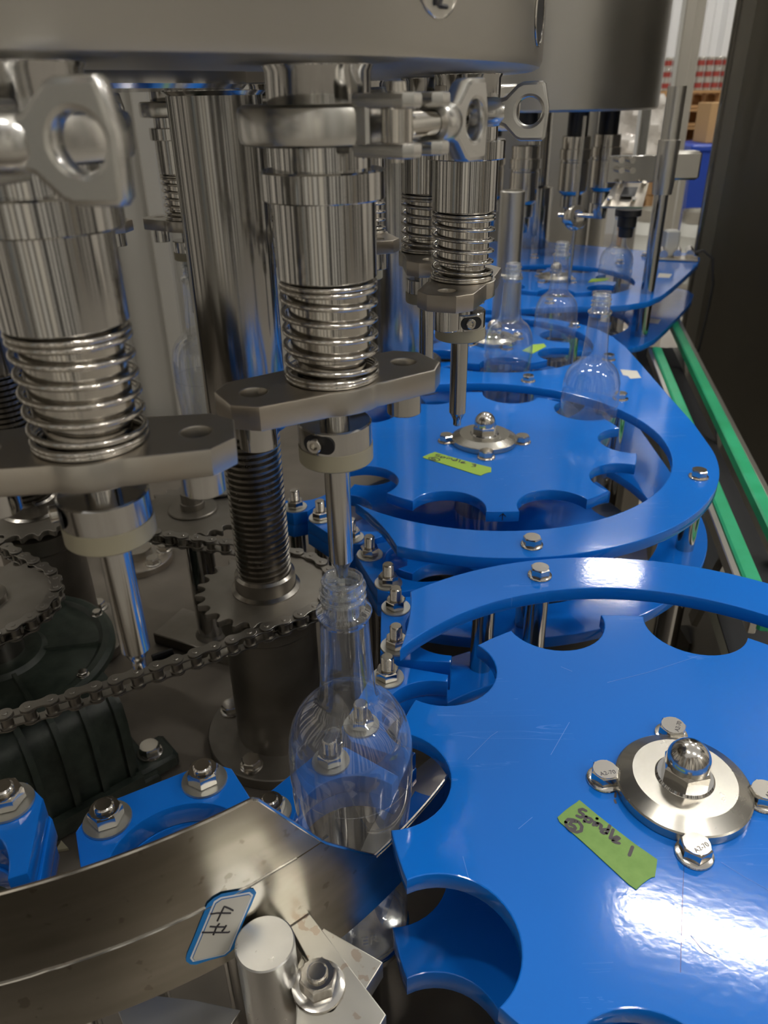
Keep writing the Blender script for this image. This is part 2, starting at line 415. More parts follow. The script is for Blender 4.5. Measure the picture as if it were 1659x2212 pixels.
# ------------------------------------------------------------------ machine deck
base = thing('machine_base', 'brownish stainless machine deck under the chain and sprockets', 'machine base', (0, 0, FLOOR))
dk = DECK-FLOOR
part('deck_plate', box(1.60, 1.75, 0.012, (-0.5, 0.555, dk-0.006), 0.002), 'deck', base)
part('cabinet', box(1.56, 1.70, dk-0.10, (-0.5, 0.555, (dk-0.012)/2+0.044)), 'darkpanel', base)
solo('front_light_blocker', box(1.5, .012, .16, (0, 0, .08)), 'darkpanel', 'unseen low dark light blocker added along the deck edge below the viewer', 'panel', (-.5, -.02, DECK))  # added out of view to keep low front light off the deck
solo('side_light_blocker', box(.012, 1.3, .16, (0, 0, .08)), 'darkpanel', 'unseen low dark light blocker added at the far side of the gearbox deck', 'panel', (-1.0, .7, DECK))  # second added blocker, shuts out low light from the left
for sx in (-1.2, 0.2):
    for sy in (-0.2, 1.3):
        part('foot', lathe([(0, 0), (.05, 0), (.05, .012), (.018, .02), (.018, .1), (0, .1)], 24), 'plate_steel', base, (sx, sy, 0))

# ------------------------------------------------------------------ star wheels
def wheel_outline(npk, R, phase, rp=0.0345):
    """phase = angle of a tooth centre; pockets are centred on the pitch circle"""
    half = math.degrees(2*math.asin(rp/2/R)); step = 360/npk; pts = []
    for k in range(npk):
        a = phase+k*step
        pts += arc((0, 0), R, a-step/2+half, a+step/2-half, 5)          # tooth tip
        pc = pol((0, 0), R, a+step/2)
        s0 = pol((0, 0), R, a+step/2-half); s1 = pol((0, 0), R, a+step/2+half)
        b0 = math.degrees(math.atan2(s0[1]-pc[1], s0[0]-pc[0])); b1 = math.degrees(math.atan2(s1[1]-pc[1], s1[0]-pc[0]))
        while b1 < b0: b1 += 360
        if b1-b0 > 0:                                                # run through the inward side
            mid = a+step/2+180
            while mid < b0: mid += 360
            if not (b0 < mid < b1): b1 -= 360
        pts += arc(pc, rp, b0, b1, 20)[1:-1]
    return pts
def acorn(h=0.010):
    hexg = lathe([(0, h), (.0118, h), (.0128, h+.001), (.0128, h+.0085), (.0118, h+.0102), (0, h+.0102)], 6)
    dome = lathe([(.0112, h+.009)]+[(.0112*math.cos(R_(a)), h+.0125+.0112*math.sin(R_(a))) for a in range(0, 90, 12)]+[(0, h+.0237)], 32)
    ring = lathe([(0, h-.001), (.0148, h-.001), (.0152, h+.0004), (.0142, h+.0016), (0, h+.0016)], 32)
    return hexg, dome, ring
M['hub'] = mat('turned_steel', (0.50, 0.48, 0.43), 0.26, 1.0, nscale=60, rvar=0.05)
HUBF = mesh('hub_flange', lathe([(0, 0), (.0345, 0), (.0350, .0006), (.0350, .0055), (.0342, .0062), (.0272, .0098), (.0266, .0101), (0, .0101)], 64), 'hub', 12)
_h, _d, _r = acorn()
ACN = mesh('acorn_nut', join(_h, _d), 'polish', 25); ACR = mesh('spring_washer', _r, 'steel')
def star_wheel(c, npk, R, phase, label, bolt_phase=-10, marks=False, bs=1.0):
    w = thing('star_wheel', label, 'star wheel', (c[0], c[1], DECK), 0, 'blue star wheels')
    ol = wheel_outline(npk, R, phase)
    top = part('upper_disc', slab([ol], -TH, 0, 0.0008), 'blue', w, (0, 0, -DECK))
    part('lower_disc', slab([ol], LOW-TH-0.004, LOW, 0.0008), 'blue', w, (0, 0, -DECK))
    part('shaft', cylz(0.030, 0, -DECK-TH, 32), 'steel', w)
    hf = link('hub_flange', HUBF, w, (0, 0, -DECK)); link('acorn_nut', ACN, hf, (0, 0, 0), 12); link('spring_washer', ACR, hf)
    hf.scale = (bs, bs, bs)
    for k in range(4):
        x, y = pol((0, 0), 0.0405*bs, bolt_phase+90*k)
        b = bolt(w, x, y, -DECK, None if not marks else 10+17*k)
        if marks: bolt_marks(b)
    return w, top
w1, w1top = star_wheel(C1, 10, 0.1577, 85.6, 'blue plastic star wheel carrying the green tape that reads Spindle 1', 169, True)
w2, w2top = star_wheel(C2, 10, 0.1577, -90.9, 'blue star wheel with an arrow drawn on one tooth, green Spindle 3 tape', 176)
w3, _ = star_wheel(C3, 7, 0.112, -64.0, 'small blue star wheel with a yellow tape scrap, behind the ring plate', 20)
w4, _ = star_wheel(C4, 7, 0.118, -75, 'far blue star wheel beside the sensor bracket post', 40)
M['scratch'] = mat('pale_scratch', (0.10, 0.26, 0.72), 0.4); M['scuff'] = mat('dark_scuff', (0.01, 0.03, 0.14), 0.4)
def scr(name, px, w, m):
    st = [[(p.x-C1[0], p.y-C1[1]) for p in (at(u, v, 0.0002) for u, v in l)] for l in px]
    for l in st: part(name, ribbon([l], w, 0.00012), m, w1top)
scr('pale_scratch', [[(1312, 1474), (1400, 1452), (1505, 1418)], [(1212, 1440), (1236, 1450)], [(1558, 1862), (1610, 1895), (1690, 1938)], [(1190, 1630), (1230, 1560)], [(1010, 1640), (1060, 1590), (1075, 1580)], [(1120, 1790), (1150, 1765)], [(1000, 1850), (1012, 1895)], [(1540, 2290), (1560, 1962), (1572, 1965)]][:7], 0.00025, 'scratch')
scr('dark_scuff', [[(1480, 1815), (1474, 1950), (1470, 2100)], [(1492, 2020), (1520, 2055), (1550, 2070)]], 0.00022, 'scuff')
scr('marker_smudge', [[(1330, 1712), (1329, 1721)], [(1328, 1728), (1330, 1734)], [(1340, 1721), (1344, 1730)], [(1345, 1720), (1352, 1724), (1360, 1728)]], 0.0012, 'ink_grey')
# little arrow drawn on the front tooth of wheel 2
arrow_g = ribbon([[(0, -.0085), (0, -.002)], [(-.0028, -.0048), (0, -.0018), (.0028, -.0048)]], 0.0007)
arrow_g = ([(x, -z-0.0003, y) for x, y, z in arrow_g[0]], arrow_g[1])
ax, ay = pol((0, 0), 0.1577, -90.9)
part('drawn_arrow', mv(arrow_g, ax, ay, -DECK), 'ink', w2)

# ------------------------------------------------------------------ guide plates
def circ_x(c0, r0, c1, r1):
    d = math.hypot(c1[0]-c0[0], c1[1]-c0[1]); a = (r0*r0-r1*r1+d*d)/(2*d); h = math.sqrt(max(0, r0*r0-a*a))
    mx = c0[0]+a*(c1[0]-c0[0])/d; my = c0[1]+a*(c1[1]-c0[1])/d
    ex, ey = (c1[1]-c0[1])/d, -(c1[0]-c0[0])/d
    return (mx+h*ex, my+h*ey), (mx-h*ex, my-h*ey)
def ang(c, p): return math.degrees(math.atan2(p[1]-c[1], p[0]-c[0]))
def standoff(parent, x, y, z0, z1, r=0.0075, m='steel'):
    return part('standoff', join(cylz(r, z0, z1, 20)), m, parent, (x, y, 0))
RCUT = 0.252
def arc_plate(c, ri, ro, a_end, z, dz=TH):
    pi = max(circ_x(c, ri, C, RCUT), key=lambda p: p[1]-p[0]*0) if c == C1 else min(circ_x(c, ri, C, RCUT), key=lambda p: p[1])
    po = max(circ_x(c, ro, C, RCUT), key=lambda p: p[1]) if c == C1 else min(circ_x(c, ro, C, RCUT), key=lambda p: p[1])
    return pi, po
# arc plate around wheel 1
pi, po = arc_plate(C1, 0.192, 0.236, 0, 0)
ai, ao = ang(C1, pi), ang(C1, po)
aend = -8
out = arc(C1, 0.236, aend, ao, 40)
ca, cb = ang(C, po), ang(C, pi)
out += arc(C, RCUT, ca, cb, 12)[1:-1]
out += arc(C1, 0.192, ai, aend, 44)
g1 = thing('guide_plate', 'blue arc guide plate curving behind the Spindle 1 wheel, lamp glare on top', 'guide plate', (0, 0, DECK), 0, 'blue guide plates')
part('plate', slab([out], -TH, 0, 0.0008), 'blue', g1, (0, 0, -DECK))
low1 = arc(C1, 0.236, 104, ao, 24)+arc(C, RCUT, ca, cb, 12)[1:-1]+arc(C1, 0.192, ai, 104, 26)
part('lower_plate', slab([low1], LOW-TH, LOW, 0.0008), 'blue', g1, (0, 0, -DECK))
standoff(g1, *pol(C1, 0.215, 112), 0, LOW-TH-DECK, 0.009); standoff(g1, *pol(C1, 0.215, 112), LOW-DECK, -TH-DECK, 0.009)
for x, y in ((0.120, 0.500), (0.302, 0.442), (0.370, 0.300)):
    bolt(g1, x, y, -DECK); standoff(g1, x, y, 0, -DECK-TH, 0.009)
# ring plate around wheels 2 and 3
lo_x = min(circ_x(C2, 0.192, C, RCUT), key=lambda p: p[1])
def ring_loops(ro, far=True):
    lo = min(circ_x(C2, ro, C, RCUT), key=lambda p: p[1])
    a0 = ang(C2, lo)
    o = arc(C2, ro, a0, -4, 44)
    o += [(0.3495, 0.80), (0.352, 0.90), (0.356, 1.02), (0.358, 1.10), (0.354, 1.155), (0.343, 1.195), (0.325, 1.228), (0.29, 1.262), (0.24, 1.292), (0.17, 1.305), (0.05, 1.29), (-0.04, 1.20), (-0.06, 1.02)]
    o += [(-0.06, 0.92)]
    o += arc(C2, 0.192, 140, ang(C2, lo_x), 60)
    o += arc(C, RCUT, ang(C, lo_x), ang(C, lo), 8)[1:-1]
    return [o, circle(C3, 0.146, 48)]
g2 = thing('guide_plate', 'blue ring guide plate around the Spindle 3 wheel, a white sticker on its edge', 'guide plate', (0, 0, DECK), 0, 'blue guide plates')
part('plate', slab(ring_loops(0.236), -TH, 0, 0.0008), 'blue', g2, (0, 0, -DECK))
part('lower_plate', slab(ring_loops(0.239), LOW-TH, LOW, 0.0008), 'blue', g2, (0, 0, -DECK))
for x, y in ((0.305, 0.668), (0.122, 0.546), (0.290, 0.886), (0.317, 1.042), (0.190, 0.958), (0.308, 1.215), (0.02, 1.02), (0.01, 1.24)):
    bolt(g2, x, y, -DECK); standoff(g2, x, y, LOW-DECK, -DECK-TH, 0.009); standoff(g2, x, y, 0, LOW-DECK-TH, 0.012)
# far plate around wheel 4
far_o = [(0.02, 1.36), (0.20, 1.335), (0.352, 1.350), (0.391, 1.345), (0.432, 1.352), (0.475, 1.375), (0.512, 1.415), (0.558, 1.487), (0.621, 1.592), (0.685, 1.703), (0.712, 1.765), (0.715, 1.80), (0.70, 1.83), (0.631, 1.86), (0.40, 2.02), (0.10, 2.05), (-0.05, 1.95), (-0.05, 1.5)]
g3 = thing('guide_plate', 'far blue guide plate with a pointed right end near the conveyor', 'guide plate', (0, 0, DECK), 0, 'blue guide plates')
part('plate', slab([far_o, circle(C4, 0.153, 48)], -TH, 0, 0.001), 'blue', g3, (0, 0, -DECK))
part('lower_plate', slab([[(x, y) for x, y in far_o], circle(C4, 0.153, 48)], LOW-TH, LOW, 0.001), 'blue', g3, (0, 0, -DECK))
for x, y in ((0.52, 1.72), (0.30, 1.375), (0.10, 1.42), (0.10, 1.75), (0.35, 1.80), (0.60, 1.80)):
    bolt(g3, x, y, -DECK); standoff(g3, x, y, LOW-DECK, -DECK-TH, 0.009); standoff(g3, x, y, 0, LOW-DECK-TH, 0.012)
# low support frame that carries the far plates down to the floor
solo('support_frame', join(bar((0.1, 1.49, DECK-0.03), (0.62, 1.8, DECK-0.03), .06, .06), bar((0.1, 1.75, DECK-0.03), (0.40, 1.48, DECK-0.03), .06, .06),
     *[box(.05, .05, DECK-0.06-FLOOR, (x, y, (DECK-0.06+FLOOR)/2)) for x, y in ((.12, 1.50), (.6, 1.78))],
     bar((-.05, 1.9, DECK-.03), (.62, 1.78, DECK-.03), .05, .06)), 'darkpanel', 'dark steel support frame below the far blue plates', 'frame')

# white stickers
def sticker(px, z, label):
    P = [at(u, v, z+0.0003) for u, v in px]; o = P[0]
    g = ([tuple(p-o) for p in P]+[(p.x-o.x, p.y-o.y, -0.0002) for p in P], [tuple(range(len(P)))]+[(i, i+len(P), (i+1) % len(P)+len(P), (i+1) % len(P)) for i in range(len(P))])
    return solo('sticker', g, 'paper', label, 'sticker', o)
sticker([(1340, 798), (1376, 801), (1385, 816), (1362, 818), (1356, 812), (1346, 810)], 0, 'torn white paper sticker on the blue ring plate edge')
sticker([(1424, 590), (1452, 592), (1446, 600), (1420, 599)], 0, 'white sticker on the upper far blue plate')
sticker([(1403, 687), (1428, 690), (1422, 699), (1398, 697)], LOW, 'white sticker on the lower far blue plate')

# ------------------------------------------------------------------ green tapes with handwriting
def tape_strokes():
    S = [[(535, 325), (490, 300), (445, 310), (450, 340), (500, 370), (505, 400), (470, 412), (415, 390)],
         [(545, 400), (515, 470)], [(540, 410), (600, 430), (625, 455), (590, 480), (525, 462)],
         [(660, 478), (642, 518)], [(690, 432), (691, 433)], [(698, 490), (684, 522)], [(695, 498), (722, 500), (750, 525), (735, 568)],
         [(862, 530), (842, 585), (818, 630)], [(835, 575), (775, 578), (748, 605), (780, 628), (820, 622)],
         [(908, 583), (868, 690)], [(905, 712), (955, 712), (988, 692), (958, 672), (912, 690), (902, 725), (940, 745), (985, 755)],
         [(265, 470), (300, 432), (370, 440), (440, 470), (488, 530), (478, 590), (420, 605), (340, 580), (280, 520), (265, 470)],
         [(412, 470), (345, 462), (322, 500), (380, 520), (402, 552), (380, 575), (340, 552)]]
    one = [[(1160, 805), (1115, 905)]]
    three = [[(1120, 790), (1180, 800), (1190, 840), (1130, 845), (1170, 870), (1160, 915), (1090, 905)]]
    two = [[(1130, 800), (1180, 800), (1170, 850), (1100, 900), (1170, 925)]]
    return S, one, three, two
def tape(px, last, label, m, outline=None, w=0.00115, holder=None):
    A, B, D = [at(u, v, 0.0006) for u, v in px]
    ex, ey = B-A, D-A
    def loc(x, y):          # frame of the zoomed sketch: A=(440,170) B=(1475,960) D=(150,400)
        dx, dy = x-440, y-170; bx, by, ddx, ddy = 1035, 790, -290, 230
        det = bx*ddy-by*ddx; s = (dx*ddy-dy*ddx)/det; t = (bx*dy-by*dx)/det
        return ex*s+ey*t
    ol = [(440, 170), (700, 385), (900, 540), (1200, 770), (1475, 960), (1455, 1060), (1430, 1160), (1390, 1165), (1340, 1190), (1260, 1240), (1190, 1300), (1100, 1240), (800, 980), (500, 720), (180, 460), (150, 400), (250, 310), (330, 250), (400, 205)]
    t = thing('tape_label', label, 'tape', A, 0, 'green tape labels on the star wheels')
    pts = [loc(x, y) for x, y in ol]
    part('tape_strip', slab([[(p.x, p.y) for p in pts]], -0.0005, 0.0, 0.00005), m, t)
    S, one, three, two = tape_strokes()
    st = S+{'1': one, '3': three, '2': two}[last]
    part('handwriting', ribbon([[loc(x, y).to_2d() for x, y in s] for s in st], w, 0.0001), 'ink_grey', t)
    return t
tape([(1251.6, 1727.7), (1420, 1856.2), (1204.4, 1765.1)], '1', 'green tape with Spindle 1 and a circled 5 on the blue wheel', 'tape', w=0.0017)
tape([(939, 976), (1061, 1009.7), (912.8, 986.9)], '3', 'green tape with Spindle 3 written on the second blue wheel', 'tape_y', w=0.0013)
P3 = [at(u, v, 0.0006) for u, v in ((1175, 742), (1180, 748), (1150, 764), (1128, 757), (1152, 744))]
solo('tape_label', slab([[(p.x-P3[0].x, p.y-P3[0].y) for p in P3]], -0.0005, 0, 0.00005), 'tape_y', 'short yellow-green tape scrap on the small star wheel', 'tape', P3[0], 0, 'green tape labels on the star wheels')
P4 = [at(u, v, 0.0006) for u, v in ((1278, 602), (1318, 600), (1310, 606), (1270, 610))]
solo('tape_label', slab([[(p.x-P4[0].x, p.y-P4[0].y) for p in P4]], -0.0005, 0, 0.00005), 'tape_y', 'yellow-green tape strip on the far star wheel', 'tape', P4[0], 0, 'green tape labels on the star wheels')

# ------------------------------------------------------------------ carousel pocket segments
def seg_outline(a=0.0):
    """in carousel frame with the pocket on the +X axis"""
    hw = 9.35; o = []
    x0 = 0.2235
    i0 = pol((0, 0), 0.231, -hw*.80); i1 = pol((0, 0), 0.231, hw*.80)
    o += [pol((0, 0), 0.243, -hw), pol((0, 0), 0.283, -8.6), pol((0, 0), 0.2835, -7.05)]
    pc = (RF, 0); b0 = ang(pc, pol((0, 0), 0.2835, -7.05)) % 360; b1 = ang(pc, pol((0, 0), 0.2835, 7.05)) % 360
    o += [p for p in arc(pc, 0.0345, b0, b1, 24)][1:-1]
    o += [pol((0, 0), 0.2835, 7.05), pol((0, 0), 0.283, 8.6), pol((0, 0), 0.243, hw), i1, i0]
    return o
SEG_O = seg_outline()
hole = lambda a: [(x, y) for x, y in circle(pol((0, 0), 0.2435, a), 0.0062, 20)]
SEG1 = mesh('upper_layer', slab([SEG_O, hole(-5.8), hole(5.8)], -0.0135, 0, 0.0007), 'blue')
SEG2 = mesh('lower_layer', slab([SEG_O, hole(-5.8), hole(5.8)], -0.0275, -0.0140, 0.0007), 'blue')
STUD_L = mesh('stud', threaded(0.0047, -0.06, 0.0195, 0.0013), 'polish')
STUD_S = mesh('stud', threaded(0.0047, -0.06, 0.0115, 0.0013), 'polish')
POST = mesh('support_post', cylz(0.008, 0, 1, 16), 'steel')
SEGS = {-81.8: (.047, 'short', 'blue pocket segment cut off at the photo edge beside the green gearbox'),
        -61: (.02, 'short', 'blue bolted pocket segment in front of the green gearbox'),
        -41: (-.03, 'long', 'blue pocket segment seen through the large clear bottle'),
        -21: (-.03, 'long', 'blue pocket segment beside the shoulder of the large clear bottle'),
        -1: (-.03, 'long', 'blue pocket segment under the pointed end of the arc plate'),
        19: (-.03, 'long', 'blue pocket segment under the ring plate end, beside the bottle mouth'),
        39: (-.03, 'long', 'blue pocket segment with two studs beside the lifting screw'),
        59: (-.03, 'long', 'blue pocket segment half hidden behind the lifting screw')}
for a, (zt, kind, lab) in SEGS.items():
    s = thing('pocket_segment', lab, 'segment', (C[0], C[1], DECK), a, 'blue carousel pocket segments')
    link('upper_layer', SEG1, s, (0, 0, zt-DECK)); link('lower_layer', SEG2, s, (0, 0, zt-DECK), 0.25)
    for sg in (-5.8, 5.8):
        x, y = pol((0, 0), 0.2420, sg)
        st = link('stud', STUD_S if (kind == 'short' or (a == -41 and sg < 0)) else STUD_L, s, (x, y, zt-DECK))
        link('nut', NUT, st, (0, 0, 0), random.uniform(0, 60)); link('washer', NWASH, st)
        p = link('support_post', POST, s, (x, y, 0)); p.scale = (1, 1, zt-DECK-(0.0415 if zt > .03 else 0.0275))
    if zt > .03: link('base_layer', SEG2, s, (0, 0, zt-DECK-.0140), -0.2)

# ------------------------------------------------------------------ curved stainless guard band outside the bottles
RB = 0.3168
def band_geo(a0, a1, zb, ztop, thick=0.0013, n=70):
    V, F = [], []
    for i in range(n+1):
        a = a0+(a1-a0)*i/n; z1 = ztop(a) if callable(ztop) else ztop; z0 = zb(a) if callable(zb) else zb
        for r in (RB, RB+thick):
            x, y = pol((0, 0), r, a); V += [(x, y, z0), (x, y, z1)]
    for i in range(n):
        o, p = i*4, i*4+4
        F += [(o+2, p+2, p+3, o+3), (o, o+1, p+1, p), (o+1, o+3, p+3, p+1), (o, p, p+2, o+2)]
    F += [(0, 2, 3, 1), (n*4, n*4+1, n*4+3, n*4+2)]
    return V, F
def ztop(a):
    if a < -55.8: return 0.080
    if a > -44.8: return -0.0075
    t = (a+55.8)/11.0
    return 0.080-0.051*t/0.5 if t < 0.5 else 0.029-0.0365*(t-0.5)/0.5
gb = thing('guard_band', 'curved stained stainless guard band carrying the 4# paper label', 'guard rail', (C[0], C[1], DECK))
part('upper_strip', band_geo(-112, -49.85, 0.0316, lambda a: max(ztop(a), 0.0320), n=124), 'band', gb, (0, 0, -DECK))
part('middle_strip', band_geo(-112, -44.7, -0.0095, lambda a: min(0.0312, ztop(a)-0.0002), 0.0016, n=134), 'band', gb, (0, 0, -DECK))
part('lower_strip', band_geo(-57.5, -26, -0.048, lambda a: min(-0.0100, ztop(a)), 0.0010), 'band', gb, (0, 0, -DECK))
random.seed(3)
weld = []
for i in range(60):
    a = -112+60*i/60; weld.append((*pol((0, 0), RB+0.0015, a), 0.0314+random.uniform(-.0003, .0003)))
part('weld_seam', sweep(weld, 0.0006, 6), 'steel', gb, (0, 0, -DECK))
rimp = [(*pol((0, 0), RB+0.0007, a_), ztop(a_)) for a_ in [-112+86*i/160 for i in range(161)]]
part('rim_glint_bead', sweep(rimp, 0.00085, 6), 'polish', gb, (0, 0, -DECK))  # polished bead added to give the top edge its bright reflected line
part('foot_post', cylz(0.010, 0, 0.21, 20), 'steel', gb, (*pol((0, 0), RB+.012, -80), 0))
# round bar in front of the band
pb = at(572, 2036, 0.012)
solo('round_post', lathe([(0, 0), (.0128, 0), (.0128, 0.012-DECK-.0006), (.0122, 0.012-DECK), (0, 0.012-DECK)], 48), 'turned', 'short round steel bar with a machined top in front of the guard band', 'post', (pb.x, pb.y, DECK))
# bracket arm welded to the band
zb = -0.0105
def pxs(pts, z): return [(p.x, p.y) for p in (at(u, v, z) for u, v in pts)]
br = thing('bracket', 'flat bare steel bracket with slot and hex nut below the 4# label', 'bracket', (0, 0, DECK))
arm = pxs([(622, 1992), (664, 1966), (697, 2010), (760, 2095), (834, 2192), (800, 2250), (735, 2330), (630, 2330), (640, 2190), (647, 2120), (668, 2078)], zb)
slot_c = at(700, 2152, zb); sl_d = (at(712, 2160, zb)-at(680, 2110, zb)).normalized()
def slotloop(c, d, L, r):
    a = math.degrees(math.atan2(d.y, d.x)); p = (c.x-d.x*L/2, c.y-d.y*L/2); q = (c.x+d.x*L/2, c.y+d.y*L/2)
    return arc(q, r, a-90, a+90, 10)+arc(p, r, a+90, a+270, 10)
part('arm', slab([arm, slotloop(slot_c, sl_d, 0.008, 0.0032)], zb-0.007, zb, 0.0004), 'bracket', br, (0, 0, -DECK))
under = pxs([(640, 2100), (655, 2060), (700, 2010), (827, 2084), (786, 2150), (720, 2230), (640, 2210)], -0.020)
part('under_plate', slab([under, slotloop(slot_c, sl_d, 0.009, 0.0036)], -0.030, -0.0180, 0.0004), 'bracket', br, (0, 0, -DECK))
nb = at(688, 2128, zb+.001)
st = part('stud', threaded(0.0046, -.03, 0.0112, 0.0013), 'polish', br, (nb.x, nb.y, zb-DECK))
link('nut', NUT, st, (0, 0, 0.0005), 20); link('washer', BWASH, st).scale = (1.25, 1.25, 1)
ub = at(715, 2140, -0.03)
part('support_post', cylz(0.011, 0, -0.030-DECK, 20), 'steel', br, (ub.x, ub.y, 0))
# low curled sheet in front of the band
lowp = [at(u, v, -0.045) for u, v in ((245, 2160), (330, 2150), (420, 2160), (520, 2182), (470, 2260), (300, 2300))]
solo('drip_sheet', slab([[(p.x, p.y) for p in lowp]], -0.047, -0.045, 0.0003), 'drum', 'dark thin metal sheet lying under the guard band', 'metal sheet')

# paper label on the band, mapped onto the cylinder
def zoomL(x, y): return (380+x*.1567, 1890+y*.1567)
def on_band(pts, off):
    out = []
    for x, y in pts:
        p = cyl(*zoomL(x, y), C, RB+0.0016)
        a = ang(C, (p.x, p.y)); q = pol(C, RB+0.0016+off, a); out.append((q[0], q[1], p.z))
    return out
def patch(pts, off):
    # subdivided fan so that the paper follows the curve
    cx = sum(p[0] for p in pts)/len(pts); cy = sum(p[1] for p in pts)/len(pts)
    fine = []
    for (x0, y0), (x1, y1) in zip(pts, pts[1:]+pts[:1]):
        for k in range(4): fine.append((x0+(x1-x0)*k/4, y0+(y1-y0)*k/4))
    n = len(fine); rings = [[(cx+(x-cx)*f, cy+(y-cy)*f) for x, y in fine] for f in (1, .75, .5, .25)]
    V = []
    for r in rings: V += on_band(r, off)
    V += on_band([(cx, cy)], off); F = []
    for k in range(3):
        for i in range(n):
            j = (i+1) % n; F.append((k*n+i, k*n+j, k*n+n+j, k*n+n+i))
    for i in range(n): F.append((3*n+i, 3*n+(i+1) % n, 4*n))
    return V, F
lab = thing('paper_label', 'white paper label with blue border and handwritten 4# on steel band', 'label')
outer = [(135, 1150), (150, 1080), (240, 870), (330, 640), (430, 390), (520, 310), (630, 250), (1020, 180), (1070, 185), (1105, 235), (1040, 400), (940, 610), (880, 770), (800, 1010), (680, 1110), (450, 1170), (270, 1230), (200, 1225), (140, 1185)]
inner = [(190, 1135), (520, 350), (610, 295), (1010, 222), (1060, 265), (740, 1025), (660, 1090), (230, 1185)]
linep = [(218, 1125), (535, 370), (620, 312), (1000, 245), (1030, 275), (720, 1015), (650, 1075), (255, 1162)]
inn2 = [(226, 1122), (541, 376), (624, 319), (998, 252), (1022, 277), (714, 1010), (645, 1068), (258, 1153)]
part('blue_border', patch(outer, 0.0003), 'paper_blue', lab); part('white_border', patch(inner, 0.0005), 'paper_w', lab)
part('border_line', patch(linep, 0.0007), 'paper_blue', lab); part('paper', patch(inn2, 0.0009), 'paper', lab)
strokes = [[(775, 465), (720, 435), (655, 408), (600, 520), (560, 608)], [(468, 512), (560, 498), (742, 500)],
           [(590, 640), (550, 690), (505, 798)], [(685, 665), (650, 720), (622, 750)], [(458, 683), (560, 690), (668, 690)], [(355, 765), (500, 765), (712, 765), (732, 750)]]
def fine2(st, n=6):
    o = []
    for a, b in zip(st[:-1], st[1:]):
        for k in range(n): o.append((a[0]+(b[0]-a[0])*k/n, a[1]+(b[1]-a[1])*k/n))
    return o+[st[-1]]
gs = [sweep(on_band(fine2(s), 0.0010), 0.00042, 5) for s in strokes]
part('handwriting', join(*gs), 'ink', lab)

# ------------------------------------------------------------------ bottles
def bottle_profile():
    b = [(0, .004), (.010, .0035), (.020, .0022), (.0255, .0), (.0285, .0012), (.0298, .004), (.0301, .008), (.0296, .012), (.0300, .015), (.0300, .05), (.0303, .087)]
    b += [(.0312, .100), (.0322, .112), (.0325, .121), (.0326, .132), (.0326, .140), (.0325, .1465), (.0316, .1535), (.0298, .1605), (.0268, .1668), (.0230, .1716), (.0188, .1750), (.0160, .1775), (.0146, .1808), (.0140, .1850)]
    b += [(.0134, .194), (.0126, .205), (.0119, .218), (.0114, .2270)]
    return b
BOT = mesh('bottle_wall', lathe(bottle_profile(), 64), 'glass', 60)
FIN = mesh('neck_finish', lathe([(.0114, .2270), (.0118, .2290), (.0130, .2305), (.0134, .2318), (.0130, .2331), (.0108, .2345), (.0098, .2358), (.0095, .2482), (.0099, .2490), (.0097, .2500), (.0090, .2506), (.0080, .2504), (.0074, .2494), (.0074, .2300)], 64), 'glass_thick', 60)
thr = [(.0098*math.cos(t), .0098*math.sin(t), .2366+.0046*t/(2*math.pi)) for t in [k*2*math.pi/36 for k in range(0, 84)]]
THR = mesh('neck_thread', sweep(thr, 0.00125, 8), 'glass_thick', 60)
SEAM = mesh('mould_line', sweep([(.03262*math.cos(t), .03262*math.sin(t), .1285) for t in [k*2*math.pi/64 for k in range(64)]], 0.00022, 5, True), 'glass', 60)
EMB = None
def bottle(x, y, zb, label, rz=0):
    b = thing('bottle', label, 'bottle', (x, y, zb), rz, 'clear bottles')
    link('bottle_wall', BOT, b); link('neck_finish', FIN, b); link('neck_thread', THR, b); link('mould_line', SEAM, b)
    return b
BZ = -0.1155
PB1 = pol(C, RF, -41)
b1 = bottle(*PB1, BZ, 'large clear empty bottle under the valve nozzle, between segment and wheel')
# moulded letters low on the bottle
cu = bpy.data.curves.new('m', 'FONT'); cu.body = 'ER'; cu.size = 0.010; cu.extrude = 0.0003
o_ = bpy.data.objects.new('m', cu); me_ = bpy.data.meshes.new_from_object(o_); bpy.data.objects.remove(o_)
rb = 0.0302
for v in me_.vertices:
    a = -90+math.degrees(v.co.x/rb)+4; q = pol((0, 0), rb+v.co.z, a); v.co = (q[0], q[1], v.co.y+0.0205)
me_.materials.append(M['glass']); link('moulded_letters', me_, b1)
bottle(*pol(C2, 0.157, 32.5), BZ, 'clear bottle standing in the ring plate between two hex bolts')
bottle(*pol(C3, 0.110, -88), BZ, 'clear bottle in front of the bright steel tube')
bottle(*pol(C3, 0.110, 24), BZ, 'clear bottle beside the small star wheel, below the hanging spray head')
bottle(*pol(C4, 0.118, 0), BZ, 'far clear bottle below the black sensor plug')
_b = bottle(*pol(C, RF, 79), BZ+0.0730, 'clear bottle pressed up against a valve behind the big grey column', 0); _b.scale = (1, 1, 0.95)
bottle(*pol(C3, 0.110, 180), BZ, 'clear bottle mostly hidden behind the right hand valve')

